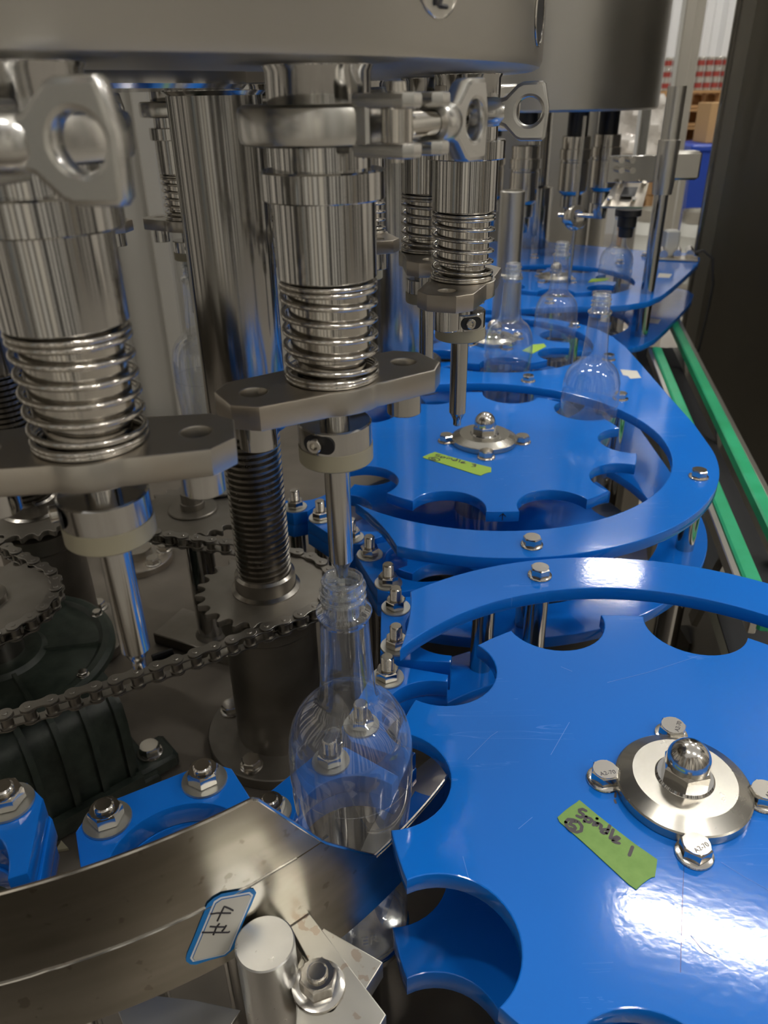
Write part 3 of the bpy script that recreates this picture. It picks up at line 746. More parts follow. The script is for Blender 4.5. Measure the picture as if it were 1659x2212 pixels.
# bottle rests
solo('lift_rest', join(lathe([(0, 0), (.031, 0), (.031, .004), (.029, .005), (0, .005)], 40), cylz(.012, -(BZ-.005-DECK), 0, 20)), 'steel', 'round steel rest under the large clear bottle', 'bottle rest', (*PB1, BZ-.0052))
_p = pol(C, RF, 79); _z = BZ+.0605+.0125
_q = pol(C, RF+.075, 79)
solo('lift_rest', join(lathe([(0, 0), (.029, 0), (.029, .0015), (.0285, .002), (0, .002)], 40), bar((0, 0, -.002), (_q[0]-_p[0], _q[1]-_p[1], -.002), .02, .004), mv(cylz(.009, DECK-_z+.002, -.002, 16), _q[0]-_p[0], _q[1]-_p[1])), 'steel', 'raised round steel rest under the bottle behind the grey column', 'bottle rest', (*_p, _z-.0022))
# slide tracks under the star wheels
def track(c, ri, ro, name_lab, a0=None, a1=None, z=BZ-0.0004):
    if a0 is None: lp = [circle((0, 0), ro, 64), circle((0, 0), ri, 48)]
    else: lp = [arc((0, 0), ro, a0, a1, 50)+arc((0, 0), ri, a1, a0, 50)]
    t = thing('slide_track', name_lab, 'slide track', (*c, DECK), 0, 'steel slide tracks')
    part('track_plate', slab(lp, z-DECK-.006, z-DECK, .0005), 'plate_steel', t)
    aa = [0, 90, 180, 270] if a0 is None else [a0+8, (a0+a1)/2, a1-8]
    for a in aa: part('track_post', cylz(.010, 0, z-DECK-.006, 16), 'steel', t, (*pol((0, 0), (ri+ro)/2-.03, a), 0))
track(C1, 0.10, 0.185, 'steel slide track ring below the Spindle 1 wheel', 20, 165)
track(C2, 0.10, 0.185, 'steel slide track ring below the wheel with the drawn arrow')
track(C3, 0.05, 0.142, 'steel slide track ring below the small star wheel')
track(C4, 0.05, 0.15, 'steel slide track ring below the far star wheel')

# ------------------------------------------------------------------ filler drum
drum = thing('filler_drum', 'large round stainless filler bowl with black number discs, overhead', 'drum', (C[0], C[1], 0.339))
RD = 0.3175
part('shell', lathe([(0, .007), (.215, .007), (.219, 0), (RD-.004, 0), (RD-.0012, .0012), (RD, .004), (RD, .30), (0, .30)], 160), 'drum', drum)
part('hub_plate', lathe([(0, -.005), (.158, -.005), (.160, -.003), (.160, .007), (0, .007)], 96), 'steel', drum)
def on_drum(pts, a_c, zc, off):
    out = []
    for x, z in pts:
        a = a_c+math.degrees(x/RD); q = pol((0, 0), RD+off, a); out.append((q[0], q[1], zc-0.339+z))
    return out
def disc_on_drum(a_c, zc, r, off):
    V = []
    for f in (1, .5): V += on_drum([(r*f*math.cos(t*math.pi/20), r*f*math.sin(t*math.pi/20)) for t in range(40)], a_c, zc, off)
    V += on_drum([(0, 0)], a_c, zc, off)
    F = [(i, (i+1) % 40, 40+(i+1) % 40, 40+i) for i in range(40)]+[(40+i, 40+(i+1) % 40, 80) for i in range(40)]
    return V, F
def ring_on_drum(a_c, zc, r, off, w): return sweep(on_drum([(r*math.cos(t*math.pi/24), r*math.sin(t*math.pi/24)) for t in range(48)], a_c, zc, off), w, 6, True)
d1 = part('number_disc', disc_on_drum(-37.2, 0.3627, 0.0115, .0003), 'drum', drum, label='number disc reading 12')
part('disc_rim', ring_on_drum(-37.2, 0.3627, 0.0117, .0004, .00035), 'polish', d1)
dg = [[(-.0042, .0035), (-.0024, .0055), (-.0024, -.0055)], [(-.0002, .0035), (.0014, .0055), (.0034, .0050), (.0040, .0028), (-.0002, -.0055), (.0042, -.0055)]]
part('digits', join(*[sweep(on_drum(fine2(s), -37.2, 0.3598, .0006), .0007, 5) for s in dg]), 'ink', d1)
d2 = part('number_disc', disc_on_drum(-18.0, 0.3590, 0.0118, .0003), 'black', drum, label='black number disc near the rim')
part('disc_rim', ring_on_drum(-18.0, 0.3590, 0.0119, .0004, .0004), 'polish', d2)

# ------------------------------------------------------------------ filling valves
Z0 = 0.339
def z_(z): return z-Z0
V_NECK = mesh('neck', lathe([(0, z_(.3155)), (.0178, z_(.3155)), (.0178, z_(.337)), (.0186, z_(.3385)), (.0186, 0), (0, 0)], 64), 'steel')
V_CLAMP = mesh('clamp', lathe([(.0170, z_(.3152)), (.0262, z_(.3152)), (.0276, z_(.3160)), (.0282, z_(.3178)), (.0282, z_(.3250)), (.0276, z_(.3266)), (.0260, z_(.3276)), (.0170, z_(.3276)), (.0170, z_(.3152))], 80), 'cast')
def lug(y): return join(*[xf(slab([[(.0235, -.0046), (.0425, -.0046), (.0452, -.0022), (.0452, .0022), (.0425, .0046), (.0235, .0046)]], -.0022, .0022, .0012), Matrix.Translation((0, y, z_(.3214)+s*.0070))) for s in (-1, 1)]+[box(.006, .0092, .0125, (.0265, y, z_(.3214)), .001)])
V_LUGS = mesh('clamp_lug', join(lug(-.0085), lug(.0085)), 'cast')
def alongY(g): return ([(x, z, -y) for x, y, z in g[0]], g[1])
thr_rod = alongY(threaded(.0040, -.008, .020, .0011, 20, .12))
eye = cylz(.0050, -.0052, .0052, 24, .0006)
pinb = join(cylz(.0022, -.0105, .0105, 16), lathe([(0, .0095), (.0032, .0095), (.0028, .012), (0, .0125)], 16))
V_SWING = mesh('swing_bolt', join(mv(thr_rod, .0375, 0, z_(.3214)), mv(eye, .0375, -.0085, z_(.3214)), mv(pinb, .0375, -.0085, z_(.3214))), 'polish')
def wing():
    # outline in (u along bolt, w vertical)
    o = [(.020, .0050), (.0245, .0066), (.0300, .0120), (.0330, .0132), (.0425, .0134), (.0438, .0122), (.0462, .0020), (.0455, -.0115), (.0440, -.0132), (.0330, -.0132), (.0300, -.0120), (.0245, -.0066), (.020, -.0050)]
    g = slab([o, circle((.0365, .0002), .0062, 32)], -.0036, .0036, .0018)
    V = [(.0375+z, x, y) for x, y, z in g[0]]          # plate stands in the YZ plane
    stem = alongY(lathe([(.0042, .0118), (.0064, .0122), (.0068, .0132), (.0068, .0190), (.0060, .0225), (.0045, .0245), (0, .0250)], 32))
    return join((V, g[1]), mv(([(x, -y if False else y, z) for x, y, z in stem[0]], stem[1]), .0375, 0, 0))
WG = wing(); WG = ([(x, y, z+z_(.3214)) for x, y, z in WG[0]], WG[1])
V_WING = mesh('wing_nut', WG, 'cast', 40)
V_FERR = mesh('ferrule', lathe([(0, z_(.3070)), (.0174, z_(.3070)), (.0174, z_(.3155)), (0, z_(.3155))], 64), 'steel')
V_COL = mesh('upper_collar', lathe([(0, z_(.2974)), (.0216, z_(.2974)), (.0222, z_(.2979)), (.0222, z_(.3066)), (.0217, z_(.3073)), (0, z_(.3073))], 64), 'steel')
V_BODY = mesh('body', lathe([(0, z_(.2702)), (.0182, z_(.2702)), (.0187, z_(.2707)), (.0187, z_(.2976)), (0, z_(.2976))], 64), 'steel')
V_TUBE = mesh('piston_tube', lathe([(0, z_(.2310)), (.0138, z_(.2310)), (.0138, z_(.2400)), (.0156, z_(.2408)), (.0156, z_(.2704)), (0, z_(.2704))], 48), 'polish')
def spring(r, zt, zb, wire, loose=5, tight_t=1.6, tight_b=2.3):
    d = 2*wire; pts = []; n = 36
    Lz = (zt-zb)-d*(tight_t+tight_b)
    tot = tight_t+loose+tight_b
    for k in range(int(tot*n)+1):
        t = k/n
        if t < tight_t: z = zt-wire-d*t
        elif t < tight_t+loose:
            z = zt-wire-d*tight_t-Lz*(t-tight_t)/loose
        else: z = zt-wire-d*tight_t-Lz-d*(t-tight_t-loose)
        pts.append((r*math.cos(2*math.pi*t), r*math.sin(2*math.pi*t), max(z, zb+wire)))
    return sweep(pts, wire, 8)
V_SPR = mesh('spring', spring(.0178, z_(.2700), z_(.2313), .00105), 'polish', 60)
gp = [(.0465, -.0085), (.0465, .0085), (.0385, .0165), (.013, .0180)]+arc((0, 0), .0205, 60, 120, 8)+[(-.013, .0180), (-.0385, .0165), (-.0465, .0085), (-.0465, -.0085), (-.0385, -.0165), (-.013, -.0180)]+arc((0, 0), .0205, 240, 300, 8)+[(.013, -.0180), (.0385, -.0165)]
V_PLATE = mesh('guide_flange', slab([gp, circle((.0338, 0), .0052, 28), circle((-.0338, 0), .0052, 28)], z_(.2216), z_(.2313), .0006), 'plate_steel')
V_BUSH = mesh('bushing', lathe([(.0052, z_(.2088)), (.0070, z_(.2088)), (.0074, z_(.2092)), (.0074, z_(.2217)), (.0052, z_(.2217)), (.0052, z_(.2088))], 32), 'steel')
V_STEM = mesh('stem', cylz(.0062, z_(.2120), z_(.2220), 24), 'steel')
V_LCOL = mesh('lower_collar', lathe([(0, z_(.2026)), (.0153, z_(.2026)), (.0153, z_(.2120)), (.0147, z_(.2126)), (0, z_(.2126))], 48), 'steel')
V_SLOT = mesh('painted_recess_shade', xf(slab([slotloop(Vector((0, 0, 0)), Vector((1, 0, 0)), .0060, .0038)], -.0004, .0004, .0001), Matrix.Translation((0, -.0150, z_(.2075))) @ Matrix.Rotation(R_(90), 4, 'X')), 'black')  # flat black patch painting the shade of a screw hollow
V_SCRW = mesh('clamp_screw', xf(lathe([(0, 0), (.0031, 0), (.0031, .0026), (.0027, .0030), (.0017, .0030), (.0015, .0012), (0, .0012)], 20), Matrix.Translation((-.0012, -.0150, z_(.2076))) @ Matrix.Rotation(R_(90), 4, 'X')), 'polish')
V_SEAL = mesh('seal_washer', lathe([(0, z_(.1952)), (.0151, z_(.1952)), (.0156, z_(.1958)), (.0156, z_(.2026)), (0, z_(.2026))], 48), 'washer_w')
V_NOZ = mesh('nozzle', lathe([(0, z_(.1358)), (.0021, z_(.1358)), (.0026, z_(.1364)), (.0028, z_(.1400)), (.0046, z_(.1438)), (.0055, z_(.1452)), (.0055, z_(.1955)), (0, z_(.1955))], 32), 'steel')
VALVES = {-61: (-99, 'stainless filling valve with a blurred wing nut, nozzle over the chain'),
          -41: (-35, 'stainless filling valve whose nozzle points into the large clear bottle'),
          -1: (-104, 'stainless filling valve hanging over the Spindle 3 wheel, short end flange towards the viewer'),
          19: (-70, 'stainless filling valve half hidden behind the valve over the Spindle 3 wheel'),
          39: (-120, 'stainless filling valve mostly hidden behind the valve over the large bottle'),
          59: (-100, 'stainless filling valve hidden behind the big grey column and the bottle valve'),
          79: (-40, 'stainless filling valve left of the big grey column, pressed on a bottle'),
          99: (-60, 'stainless filling valve hidden behind the blurred wing nut valve')}
for a, (cr, lab_) in VALVES.items():
    pa = a+71.5
    v = thing('filling_valve', lab_, 'valve', (*pol(C, RF, a), Z0), pa, 'filling valves around the drum')
    link('neck', V_NECK, v)
    cl = link('clamp', V_CLAMP, v, (0, 0, 0), cr-pa)
    link('clamp_lug', V_LUGS, cl); link('swing_bolt', V_SWING, cl); link('wing_nut', V_WING, cl)
    for nm, d in (('ferrule', V_FERR), ('upper_collar', V_COL), ('body', V_BODY), ('piston_tube', V_TUBE), ('guide_flange', V_PLATE), ('stem', V_STEM)): link(nm, d, v)
    sp = link('spring', V_SPR, v, (0, 0, 0), -200-pa+ (40 if a == -41 else 0))
    for s in (-1, 1): link('bushing', V_BUSH, v, (.0338*s, 0, 0))
    lc = link('lower_collar', V_LCOL, v, (0, 0, 0), {-41: -22, -61: -62}.get(a, 20)-pa)
    link('painted_recess_shade', V_SLOT, lc); link('clamp_screw', V_SCRW, lc)
    link('seal_washer', V_SEAL, v); link('nozzle', V_NOZ, v)

# ------------------------------------------------------------------ lifting columns with screws and sprockets
ZS = -0.050
def sprocket_outline(n, pitch=0.015):
    rp = pitch/2/math.sin(math.pi/n); pts = []
    for k in range(n):
        for f, r in ((0, -.0046), (.14, -.0042), (.27, -.0022), (.36, .0012), (.44, .0034), (.56, .0034), (.64, .0012), (.73, -.0022), (.86, -.0042)):
            pts.append(pol((0, 0), rp+r, 360*(k+f)/n))
    return pts, rp
def helix_screw(ro, ri, z0, z1, pitch, n=40):
    V, F = [], []; per = [(0, ri), (.18, ri), (.38, ro), (.72, ro), (.92, ri)]; rows = []
    turns = int((z1-z0)/pitch)-1
    prof = [(z0+(k+f)*pitch, r) for k in range(turns) for f, r in per]
    m = len(prof)
    for i in range(n+1):
        t = i/n
        for z, r in prof: V.append((r*math.cos(2*math.pi*t), r*math.sin(2*math.pi*t), z+pitch*t))
    for i in range(n):
        for k in range(m-1): F.append((i*m+k, (i+1)*m+k, (i+1)*m+k+1, i*m+k+1))
    return join((V, F), cylz(ri*.98, z0-.004, z1, 32))
def flange_bolts(parent, r, n, z, ph=20):
    for k in range(n): bolt(parent, *pol((0, 0), r, ph+k*360/n), z, None, 1.15)
A_ = (-0.1044, 0.562); B_ = (-0.368, 0.712); I_ = (-0.199, 0.708); L_ = (-0.346, 0.547)
SPO, SPR = sprocket_outline(24)
SPK = mesh('sprocket', slab([SPO], ZS-.0030-DECK, ZS+.0030-DECK, .0006), 'sprocket')
SCRW = mesh('lifting_screw', helix_screw(.0232, .0200, -.036-DECK, .116-DECK, .0053), 'screw', 50)
def column(c, lab_, rz=0):
    k = thing('lifting_column', lab_, 'column', (*c, DECK), rz, 'lifting columns')
    part('foot_flange', lathe([(0, 0), (.069, 0), (.070, .001), (.070, .011), (.069, .012), (0, .012)], 56), 'sprocket', k)
    flange_bolts(k, .056, 4, .012, 68)
    part('pedestal', lathe([(0, .012), (.041, .012), (.041, .138), (.0435, .141), (.0435, .158), (.040, .160), (0, .160)], 56), 'sprocket', k)
    link('sprocket', SPK, k, (0, 0, 0), 4)
    part('screw_collar', lathe([(0, .172), (.030, .172), (.030, .176), (.0265, .178), (.0260, .190), (.0235, .192), (0, .192)], 48), 'screw', k)
    link('lifting_screw', SCRW, k)
    part('outer_tube', lathe([(.0246, .327), (.0300, .327), (.0306, .330), (.0306, .553), (.0340, .556), (.0340, .5555), (0, .5558)], 64), 'steel_dark', k)
    return k
column(A_, 'big grey lifting column with black oily screw standing on a sprocket')
column(B_, 'lifting column with dark screw at the photo edge behind the wing nut valve')
# idler sprocket
k = thing('idler_sprocket', 'flat oily idler sprocket on a thin post behind the chain', 'sprocket', (*I_, DECK))
link('toothed_disc', SPK, k, (0, 0, 0), 2)
part('post', lathe([(0, .014), (.0150, .014), (.0150, .150), (.030, .152), (.030, .168), (0, .168)], 32), 'steel', k)
part('top_washer', lathe([(0, .1750), (.025, .1750), (.0255, .1765), (.0245, .1775), (.0125, .1775), (.0125, .1840), (.0110, .1845), (.0110, .1950), (0, .1950)], 40), 'sprocket', k)
part('foot_plate', join(box(.125, .055, .014, (.0, 0, .007), .001), lathe([(.0152, .014), (.0185, .0145), (.0152, .0185)], 28)), 'sprocket', k, (0, 0, 0), -25)
# low round flange on the deck
fp = at(300, 1212, DECK)
f_ = thing('deck_flange', 'low pale round flange on the deck behind the nozzle', 'flange', (fp.x, fp.y, DECK))
part('flange_disc', lathe([(0, 0), (.046, 0), (.046, .009), (.045, .010), (.020, .010), (.019, .022), (0, .022)], 48), 'plate_steel', f_)
flange_bolts(f_, .035, 6, .010)

# ------------------------------------------------------------------ gearbox
gx = thing('gearbox', 'dark green ribbed gearbox below the drive chain', 'gearbox', (*L_, DECK), 40.5)
prof = [(-.113, .012), (-.113, .078), (-.110, .092), (-.102, .104), (-.090, .110), (.10, .110), (.10, .012)]
def extr(prof, x0, x1, off=0.0):
    n = len(prof); V = [(x0, y, z) for y, z in prof]+[(x1, y, z) for y, z in prof]
    return V, [(i, i+n, (i+1) % n+n, (i+1) % n) for i in range(n)]+[tuple(range(n)), tuple(reversed(range(n, 2*n)))]
part('housing', extr(prof, -.125, .062), 'gear', gx)
ribp = [(-.1185, .016), (-.1185, .078), (-.1150, .094), (-.106, .107), (-.090, .113), (-.088, .105), (-.100, .016)]
rib = mesh('rib', extr(ribp, -.0026, .0026), 'gear')
for i in range(8): link('rib', rib, gx, (-.118+i*.0247, 0, 0))
part('base_flange', join(box(.215, .235, .012, (-.03, -.006, .006), .002), extr([(-.124, .010), (-.124, .020), (-.116, .020), (-.110, .010)], -.125, .062)), 'gear', gx)
for (x, y) in ((.080, -.098), (-.055, -.142), (-.15, -.10), (.080, .09)):
    part('mounting_lug', join(box(.040, .036, .016, (x, y, .008), .003)), 'gear', gx)
    bolt(gx, x, y, .016, None, 1.25)
part('top_cover', lathe([(0, .108), (.098, .108), (.098, .114), (.094, .117), (.088, .117), (.084, .114), (.040, .116), (.036, .120), (.030, .121), (0, .121)], 72), 'gear', gx)
for i in range(6):
    part('cover_rib', extr([(-.0025, .112), (-.0018, .1185), (.0018, .1185), (.0025, .112)], .036, .084), 'gear', gx, (0, 0, 0), 30+60*i)
    bolt(gx, *pol((0, 0), .090, 60*i), .1165, None, .55)
part('output_shaft', cylz(.022, .12, .169, 32), 'screw', gx)
SPO2, SPR2 = sprocket_outline(25)
part('sprocket', slab([SPO2], ZS-.003-DECK, ZS+.003-DECK, .0006), 'sprocket', gx)
part('shaft_nut', lathe([(0, .175), (.020, .175), (.020, .180), (.013, .181), (.013, .188), (0, .188)], 32), 'screw', gx)

# ------------------------------------------------------------------ roller chains
def fig8(L, r, waist): 
    o = arc((L/2, 0), r, -125, 125, 16); o2 = arc((-L/2, 0), r, 55, 305, 16)
    return o+[(.12*L, waist), (-.12*L, waist)]+o2+[(-.12*L, -waist), (.12*L, -waist)]
def link_geo(outer):
    z = .0058 if outer else .0040; t = .0014
    g = [slab([fig8(.015, .0057, .0040)], s*z-t/2, s*z+t/2, .0003) for s in (-1, 1)]
    for s in (-1, 1):
        if outer: g.append(mv(cylz(.0021, -.0072, .0072, 14, .0004), s*.0075))
        else: g.append(mv(cylz(.0044, -.0034, .0034, 18), s*.0075))
    return join(*g)
OUTL = mesh('outer_link', link_geo(True), 'chain'); INL = mesh('inner_link', link_geo(False), 'chain')
def chain(path, lab_, keep):
    P = [Vector((x, y)) for x, y in path]; seg = [(b-a).length for a, b in zip(P, P[1:]+P[:1])]
    tot = sum(seg); n = int(round(tot/.015/2))*2; p = tot/n
    def pt(s):
        s %= tot; i = 0
        while s > seg[i]: s -= seg[i]; i += 1
        a, b = P[i], P[(i+1) % len(P)]; return a+(b-a)*(s/seg[i])
    c = thing('roller_chain', lab_, 'chain', (0, 0, ZS)); k = 0
    Q = [pt(i*p) for i in range(n)]
    for i in range(n):
        a, b = Q[i], Q[(i+1) % n]; m = (a+b)/2
        if not keep(m): continue
        o = link('outer_link' if i % 2 else 'inner_link', OUTL if i % 2 else INL, c, (m.x, m.y, 0), math.degrees(math.atan2(b.y-a.y, b.x-a.x)))
        k += 1
    return c
path2 = [(-.75, .165), (-.55, .262), (-.40, .335), (-.2598, .4075), (-.206, .4350), (-.1423, .4705), (-.095, .5000)]
path2 += arc(A_, SPR, -56, 77, 30)+[(-.1558, .6360)]+arc(I_, SPR, -104, -118, 4)+[(-.50, .835), (-.75, .80)]
chain(path2, 'oily roller chain running from the lifting screw sprocket across the gearbox', lambda m: m.x > -.50)
path1 = [(-.62, .375)]+arc(L_, SPR2, -62, 52, 30)+[(-.58, .80), (-.66, .60)]
chain(path1, 'oily roller chain looped round the gearbox output sprocket', lambda m: m.x > -.52)
solo('small_offcut', slab([[(-.004, -.003), (.006, -.001), (-.003, .007)]], 0, .003, .0003), 'washer_w', 'tiny pale triangular scrap lying on the deck by the gearbox', 'scrap', at(135, 1835, DECK))
solo('hex_key_stub', rod((0, 0, .004), (.02, .012, .004), .004, 12), 'black', 'short black plug lying on the deck near the nozzle tip', 'plug', at(330, 1428, DECK))

# ------------------------------------------------------------------ posts and hardware behind the wheels
def zat(x, y, v):
    lo, hi = -1.2, 1.2
    for i in range(50):
        m = (lo+hi)/2; q = Vector((x, y, m))-EYE; vv = CYP-FPX*q.dot(up)/q.dot(fw)
        if vv > v: lo = m
        else: hi = m
    return lo
cc_ = (0.015, 1.02)
solo('support_column', lathe([(0, 0), (.066, 0), (.066, .012), (.0505, .013), (.0505, .62), (0, .62)], 64), 'steel_dark', 'wide grey support column behind the bottle valve', 'column', (*cc_, 0.0003))
zt = zat(.205, 1.262, 412)
solo('guide_tube', lathe([(0, 0), (.0225, 0), (.0225, .075), (.0190, .077), (.0190, zt-.001), (.0180, zt), (.0150, zt), (.0150, zt-.01), (0, zt-.01)], 40), 'alu', 'bright vertical steel tube behind the bottle at the small star wheel', 'tube', (.205, 1.262, .0003-.0))
p2 = (.494, 1.44)
ps = thing('sensor_post', 'vertical steel post with sensor brackets at the far blue plate', 'post', (*p2, LOW))
part('rod', cylz(.0118, 0, .32-LOW, 28), 'steel', ps)
part('sleeve', lathe([(0, .17-LOW), (.0165, .17-LOW), (.018, .19-LOW), (.018, .255-LOW), (.015, .256-LOW), (.015, .335-LOW), (0, .335-LOW)], 28), 'alu', ps)
part('clamp_block', box(.055, .04, .045, (.030, .01, .215-LOW), .004), 'alu', ps)
def pl(u0, v0, u1, v1, Y): return atY(u0, v0, Y), atY(u1, v1, Y)
a0, a1 = pl(1312, 335, 1405, 392, 1.44)
bw, bh = a1.x-a0.x, a0.z-a1.z; bc = (a0+a1)/2
bk = part('bracket_plate', box(bw, .006, bh, (bc.x-p2[0], bc.y-p2[1]-.012, bc.z-LOW), .001), 'steel_dark', ps)
for i in (0, 1):
    for j in (0, 1):
        q = atY(1338+24*i, 345+22*j, 1.42)
        part('bracket_screw', rod((q.x-p2[0], q.y-p2[1]+.012, q.z-LOW), (q.x-p2[0], q.y-p2[1]-.014, q.z-LOW), .005, 14), 'polish', ps)
t0, t1, t2, t3 = atY(1330, 395, 1.42), atY(1402, 395, 1.42), atY(1388, 447, 1.375), atY(1299, 445, 1.375)
def quadslab(q, th, base):
    n = (q[1]-q[0]).cross(q[3]-q[0]).normalized()*th
    V = [tuple(p-base) for p in q]+[tuple(p+n-base) for p in q]
    return V, [(0, 1, 2, 3), (7, 6, 5, 4)]+[(i, i+4, (i+1) % 4+4, (i+1) % 4) for i in range(4)]
bs_ = Vector((*p2, LOW))
tp = part('tilted_plate', quadslab([t0, t1, t2, t3], .004, bs_), 'plate_steel', ps)
def lerp2(s, t): return (t0*(1-s)+t1*s)*(1-t)+(t3*(1-s)+t2*s)*t
nrm = (t1-t0).cross(t3-t0).normalized()
if nrm.y > 0: nrm = -nrm
part('sensor_window', quadslab([lerp2(.34, .28)+nrm*.005, lerp2(.72, .28)+nrm*.005, lerp2(.72, .68)+nrm*.005, lerp2(.34, .68)+nrm*.005], .001, bs_), 'black', tp)
for s, t in ((.2, .15), (.85, .15), (.12, .82), (.72, .82)):
    q = lerp2(s, t)-bs_; part('plate_screw', rod(q-nrm*.002, q+nrm*.009, .004, 12), 'polish', tp)
s0 = atY(1358, 452, 1.40)-bs_
part('sensor_plug', lathe([(0, -.045), (.012, -.045), (.013, -.03), (.016, -.028), (.016, -.012), (.022, -.010), (.022, 0), (0, 0)], 20), 'black', ps, (s0.x, s0.y, s0.z))
# spray head hanging over the far wheel
sq = atY(1243, 470, 1.50)
sh = thing('spray_head', 'small polished spray head on a thin rod above the far star wheel', 'nozzle', (sq.x, sq.y, 0))
part('ring_body', xf(lathe([(.012, -.010), (.020, -.010), (.022, -.006), (.022, .006), (.020, .010), (.012, .010), (.012, -.010)], 32), Matrix.Translation((0, 0, sq.z)) @ Matrix.Rotation(R_(70), 4, 'X') @ Matrix.Rotation(R_(25), 4, 'Y')), 'polish', sh)
part('thin_rod', rod((0, 0, .004), (0, 0, sq.z-.018), .0035, 12), 'polish', sh)
part('cross_pin', rod((-.03, .01, sq.z+.004), (.03, -.01, sq.z+.004), .004, 12), 'polish', sh)
part('hanger', rod((0, 0, sq.z+.018), (0, 0, .292), .0035, 12), 'steel', sh)

# capper turret
C5 = (.37, 1.95)
tur = thing('capper_turret', 'second grey stainless drum housing behind the filler drum', 'drum', (*C5, .294))
part('shell', lathe([(0, 0), (.246, 0), (.250, .004), (.250, .42), (0, .42)], 96), 'drum', tur)
part('shaft', lathe([(0, -.294), (.040, -.294), (.040, -.16), (.028, -.155), (.028, 0), (0, 0)], 40), 'steel', tur)
HEAD = [mesh('mount', cylz(.021, -.045, 0, 28), 'black'), mesh('head_body', lathe([(0, -.16), (.020, -.16), (.026, -.155), (.030, -.150), (.030, -.095), (.0285, -.094), (.0285, -.090), (.032, -.089), (.032, -.070), (.029, -.069), (.029, -.046), (.026, -.045), (0, -.045)], 40), 'polish'), mesh('chuck', lathe([(0, -.215), (.015, -.215), (.017, -.20), (.017, -.185), (.022, -.183), (.022, -.16), (0, -.16)], 32), 'steel')]
for (u, Y, dz, lb) in ((1138, 1.75, -.015, 'capping head nearest the bright vertical tube'), (1246, 1.77, 0, 'capping head above the spray head'), (1312, 1.83, 0, 'capping head beside the sensor bracket'), (1062, 1.80, -.01, 'capping head half hidden behind the right hand valve')):
    q = atY(u, 300, Y)
    hd = thing('capping_head', 'stainless '+lb, 'capping head', (q.x, q.y, .294), 0, 'capping heads under the second drum')
    for nm, d in zip(('mount', 'head_body', 'chuck'), HEAD): link(nm, d, hd, (0, 0, dz if nm != 'mount' else 0))
# small sensor bracket and cable on the far plate
q = at(1458, 560, 0)
sb = thing('sensor_bracket', 'small metal sensor bracket with cable on the pointed far plate', 'sensor', (q.x, q.y, .0003))
part('bracket_base', box(.095, .05, .004, (0, 0, .002), .001), 'plate_steel', sb, (0, 0, 0), -20)
for dx in (-.03, 0, .028): part('sensor_barrel', rod((dx, -.01, .012), (dx+.012, .03, .014), .009, 14), 'polish', sb)
part('sensor_block', box(.03, .03, .055, (-.005, .03, .0295), .003), 'white', sb)
part('cable', sweep([(.035, 0, .012), (.055, -.012, .02), (.072, -.028, .005), (.080, -.036, -.05), (.078, -.038, -.11), (.074, -.036, -.20)], .003, 8), 'black', sb)

# ------------------------------------------------------------------ conveyor with green rails
cv = thing('conveyor', 'dark conveyor with two green guide rails beside the blue plates', 'conveyor', (.45, 1.0, FLOOR))
def cl(p): return (p[0]-.45, p[1]-1.0, p[2]-FLOOR)
zr = -.090
rails = []
for (xa, ya, xb, yb, sg) in ((.405, .62, .622, 1.655, 1), (.346, .56, .513, 1.40, -1)):
    d = Vector((xb-xa, yb-ya)).normalized(); nx, ny = d.y*sg, -d.x*sg
    part('green_rail', bar(cl((xa, ya, zr-.008)), cl((xb, yb, zr-.008)), .0165, .016, .002), 'green', cv)
    part('rail_strip', bar(cl((xa+nx*.0125, ya+ny*.0125, zr-.011)), cl((xb+nx*.0125, yb+ny*.0125, zr-.011)), .0075, .016, .001), 'alu', cv)
    for f in (.15, .5, .85):
        x, y = xa+(xb-xa)*f, ya+(yb-ya)*f
        part('rail_bracket', bar(cl((x+nx*.012, y+ny*.012, zr-.02)), cl((x+nx*.03, y+ny*.03, -.19)), .02, .006), 'steel', cv)
part('slat_bed', bar(cl((.385, .60, -.175)), cl((.60, 1.66, -.175)), .082, .012), 'rubber', cv)
part('side_beam', bar(cl((.345, .60, -.215)), cl((.555, 1.66, -.215)), .02, .09), 'darkpanel', cv)
part('side_beam', bar(cl((.430, .60, -.215)), cl((.645, 1.66, -.215)), .02, .09), 'darkpanel', cv)
for f in (.2, .8):
    for xo in (-.04, .04):
        x, y = .365+(.235)*f+xo, .5+1.16*f; part('leg', box(.035, .035, -.24-FLOOR, (x-.45, y-1.0, (-.24-FLOOR)/2)), 'darkpanel', cv)

# ------------------------------------------------------------------ enclosure
enc = thing('enclosure_door', 'dark brownish stainless enclosure door with bright edge post', 'panel', (.80, 1.99, FLOOR))
part('door_panel', box(.012, .85, 2.2, (.03, -.425, 1.1)), 'darkpanel', enc)
part('edge_post', box(.035, .03, 2.2, (.010, 0.005, 1.1), .003), 'alu', enc)
part('edge_strip', box(.010, .012, 2.2, (-.016, -.016, 1.1), .002), 'steel', enc)
wf = thing('window_frame', 'stainless tube frame of the enclosure opening behind the second drum', 'frame', (.80, 2.6, FLOOR))
part('post', box(.03, .04, 1.75, (.005, 0, .875), .003), 'steel', wf); part('top_rail', box(.62, .04, .04, (.28, 0, 1.735), .003), 'alu', wf)
ip = thing('inner_frame', 'pale metal frame of two posts and a crossbar seen through the opening', 'frame', (1.10, 3.2, FLOOR))
part('post', box(.042, .05, 1.86, (0, 0, .93), .004), 'alu', ip); part('post', box(.042, .05, 1.86, (.072, .12, .93), .004), 'alu', ip)
part('crossbar', box(.30, .05, .075, (-.05, 0, 1.80), .004), 'alu', ip)
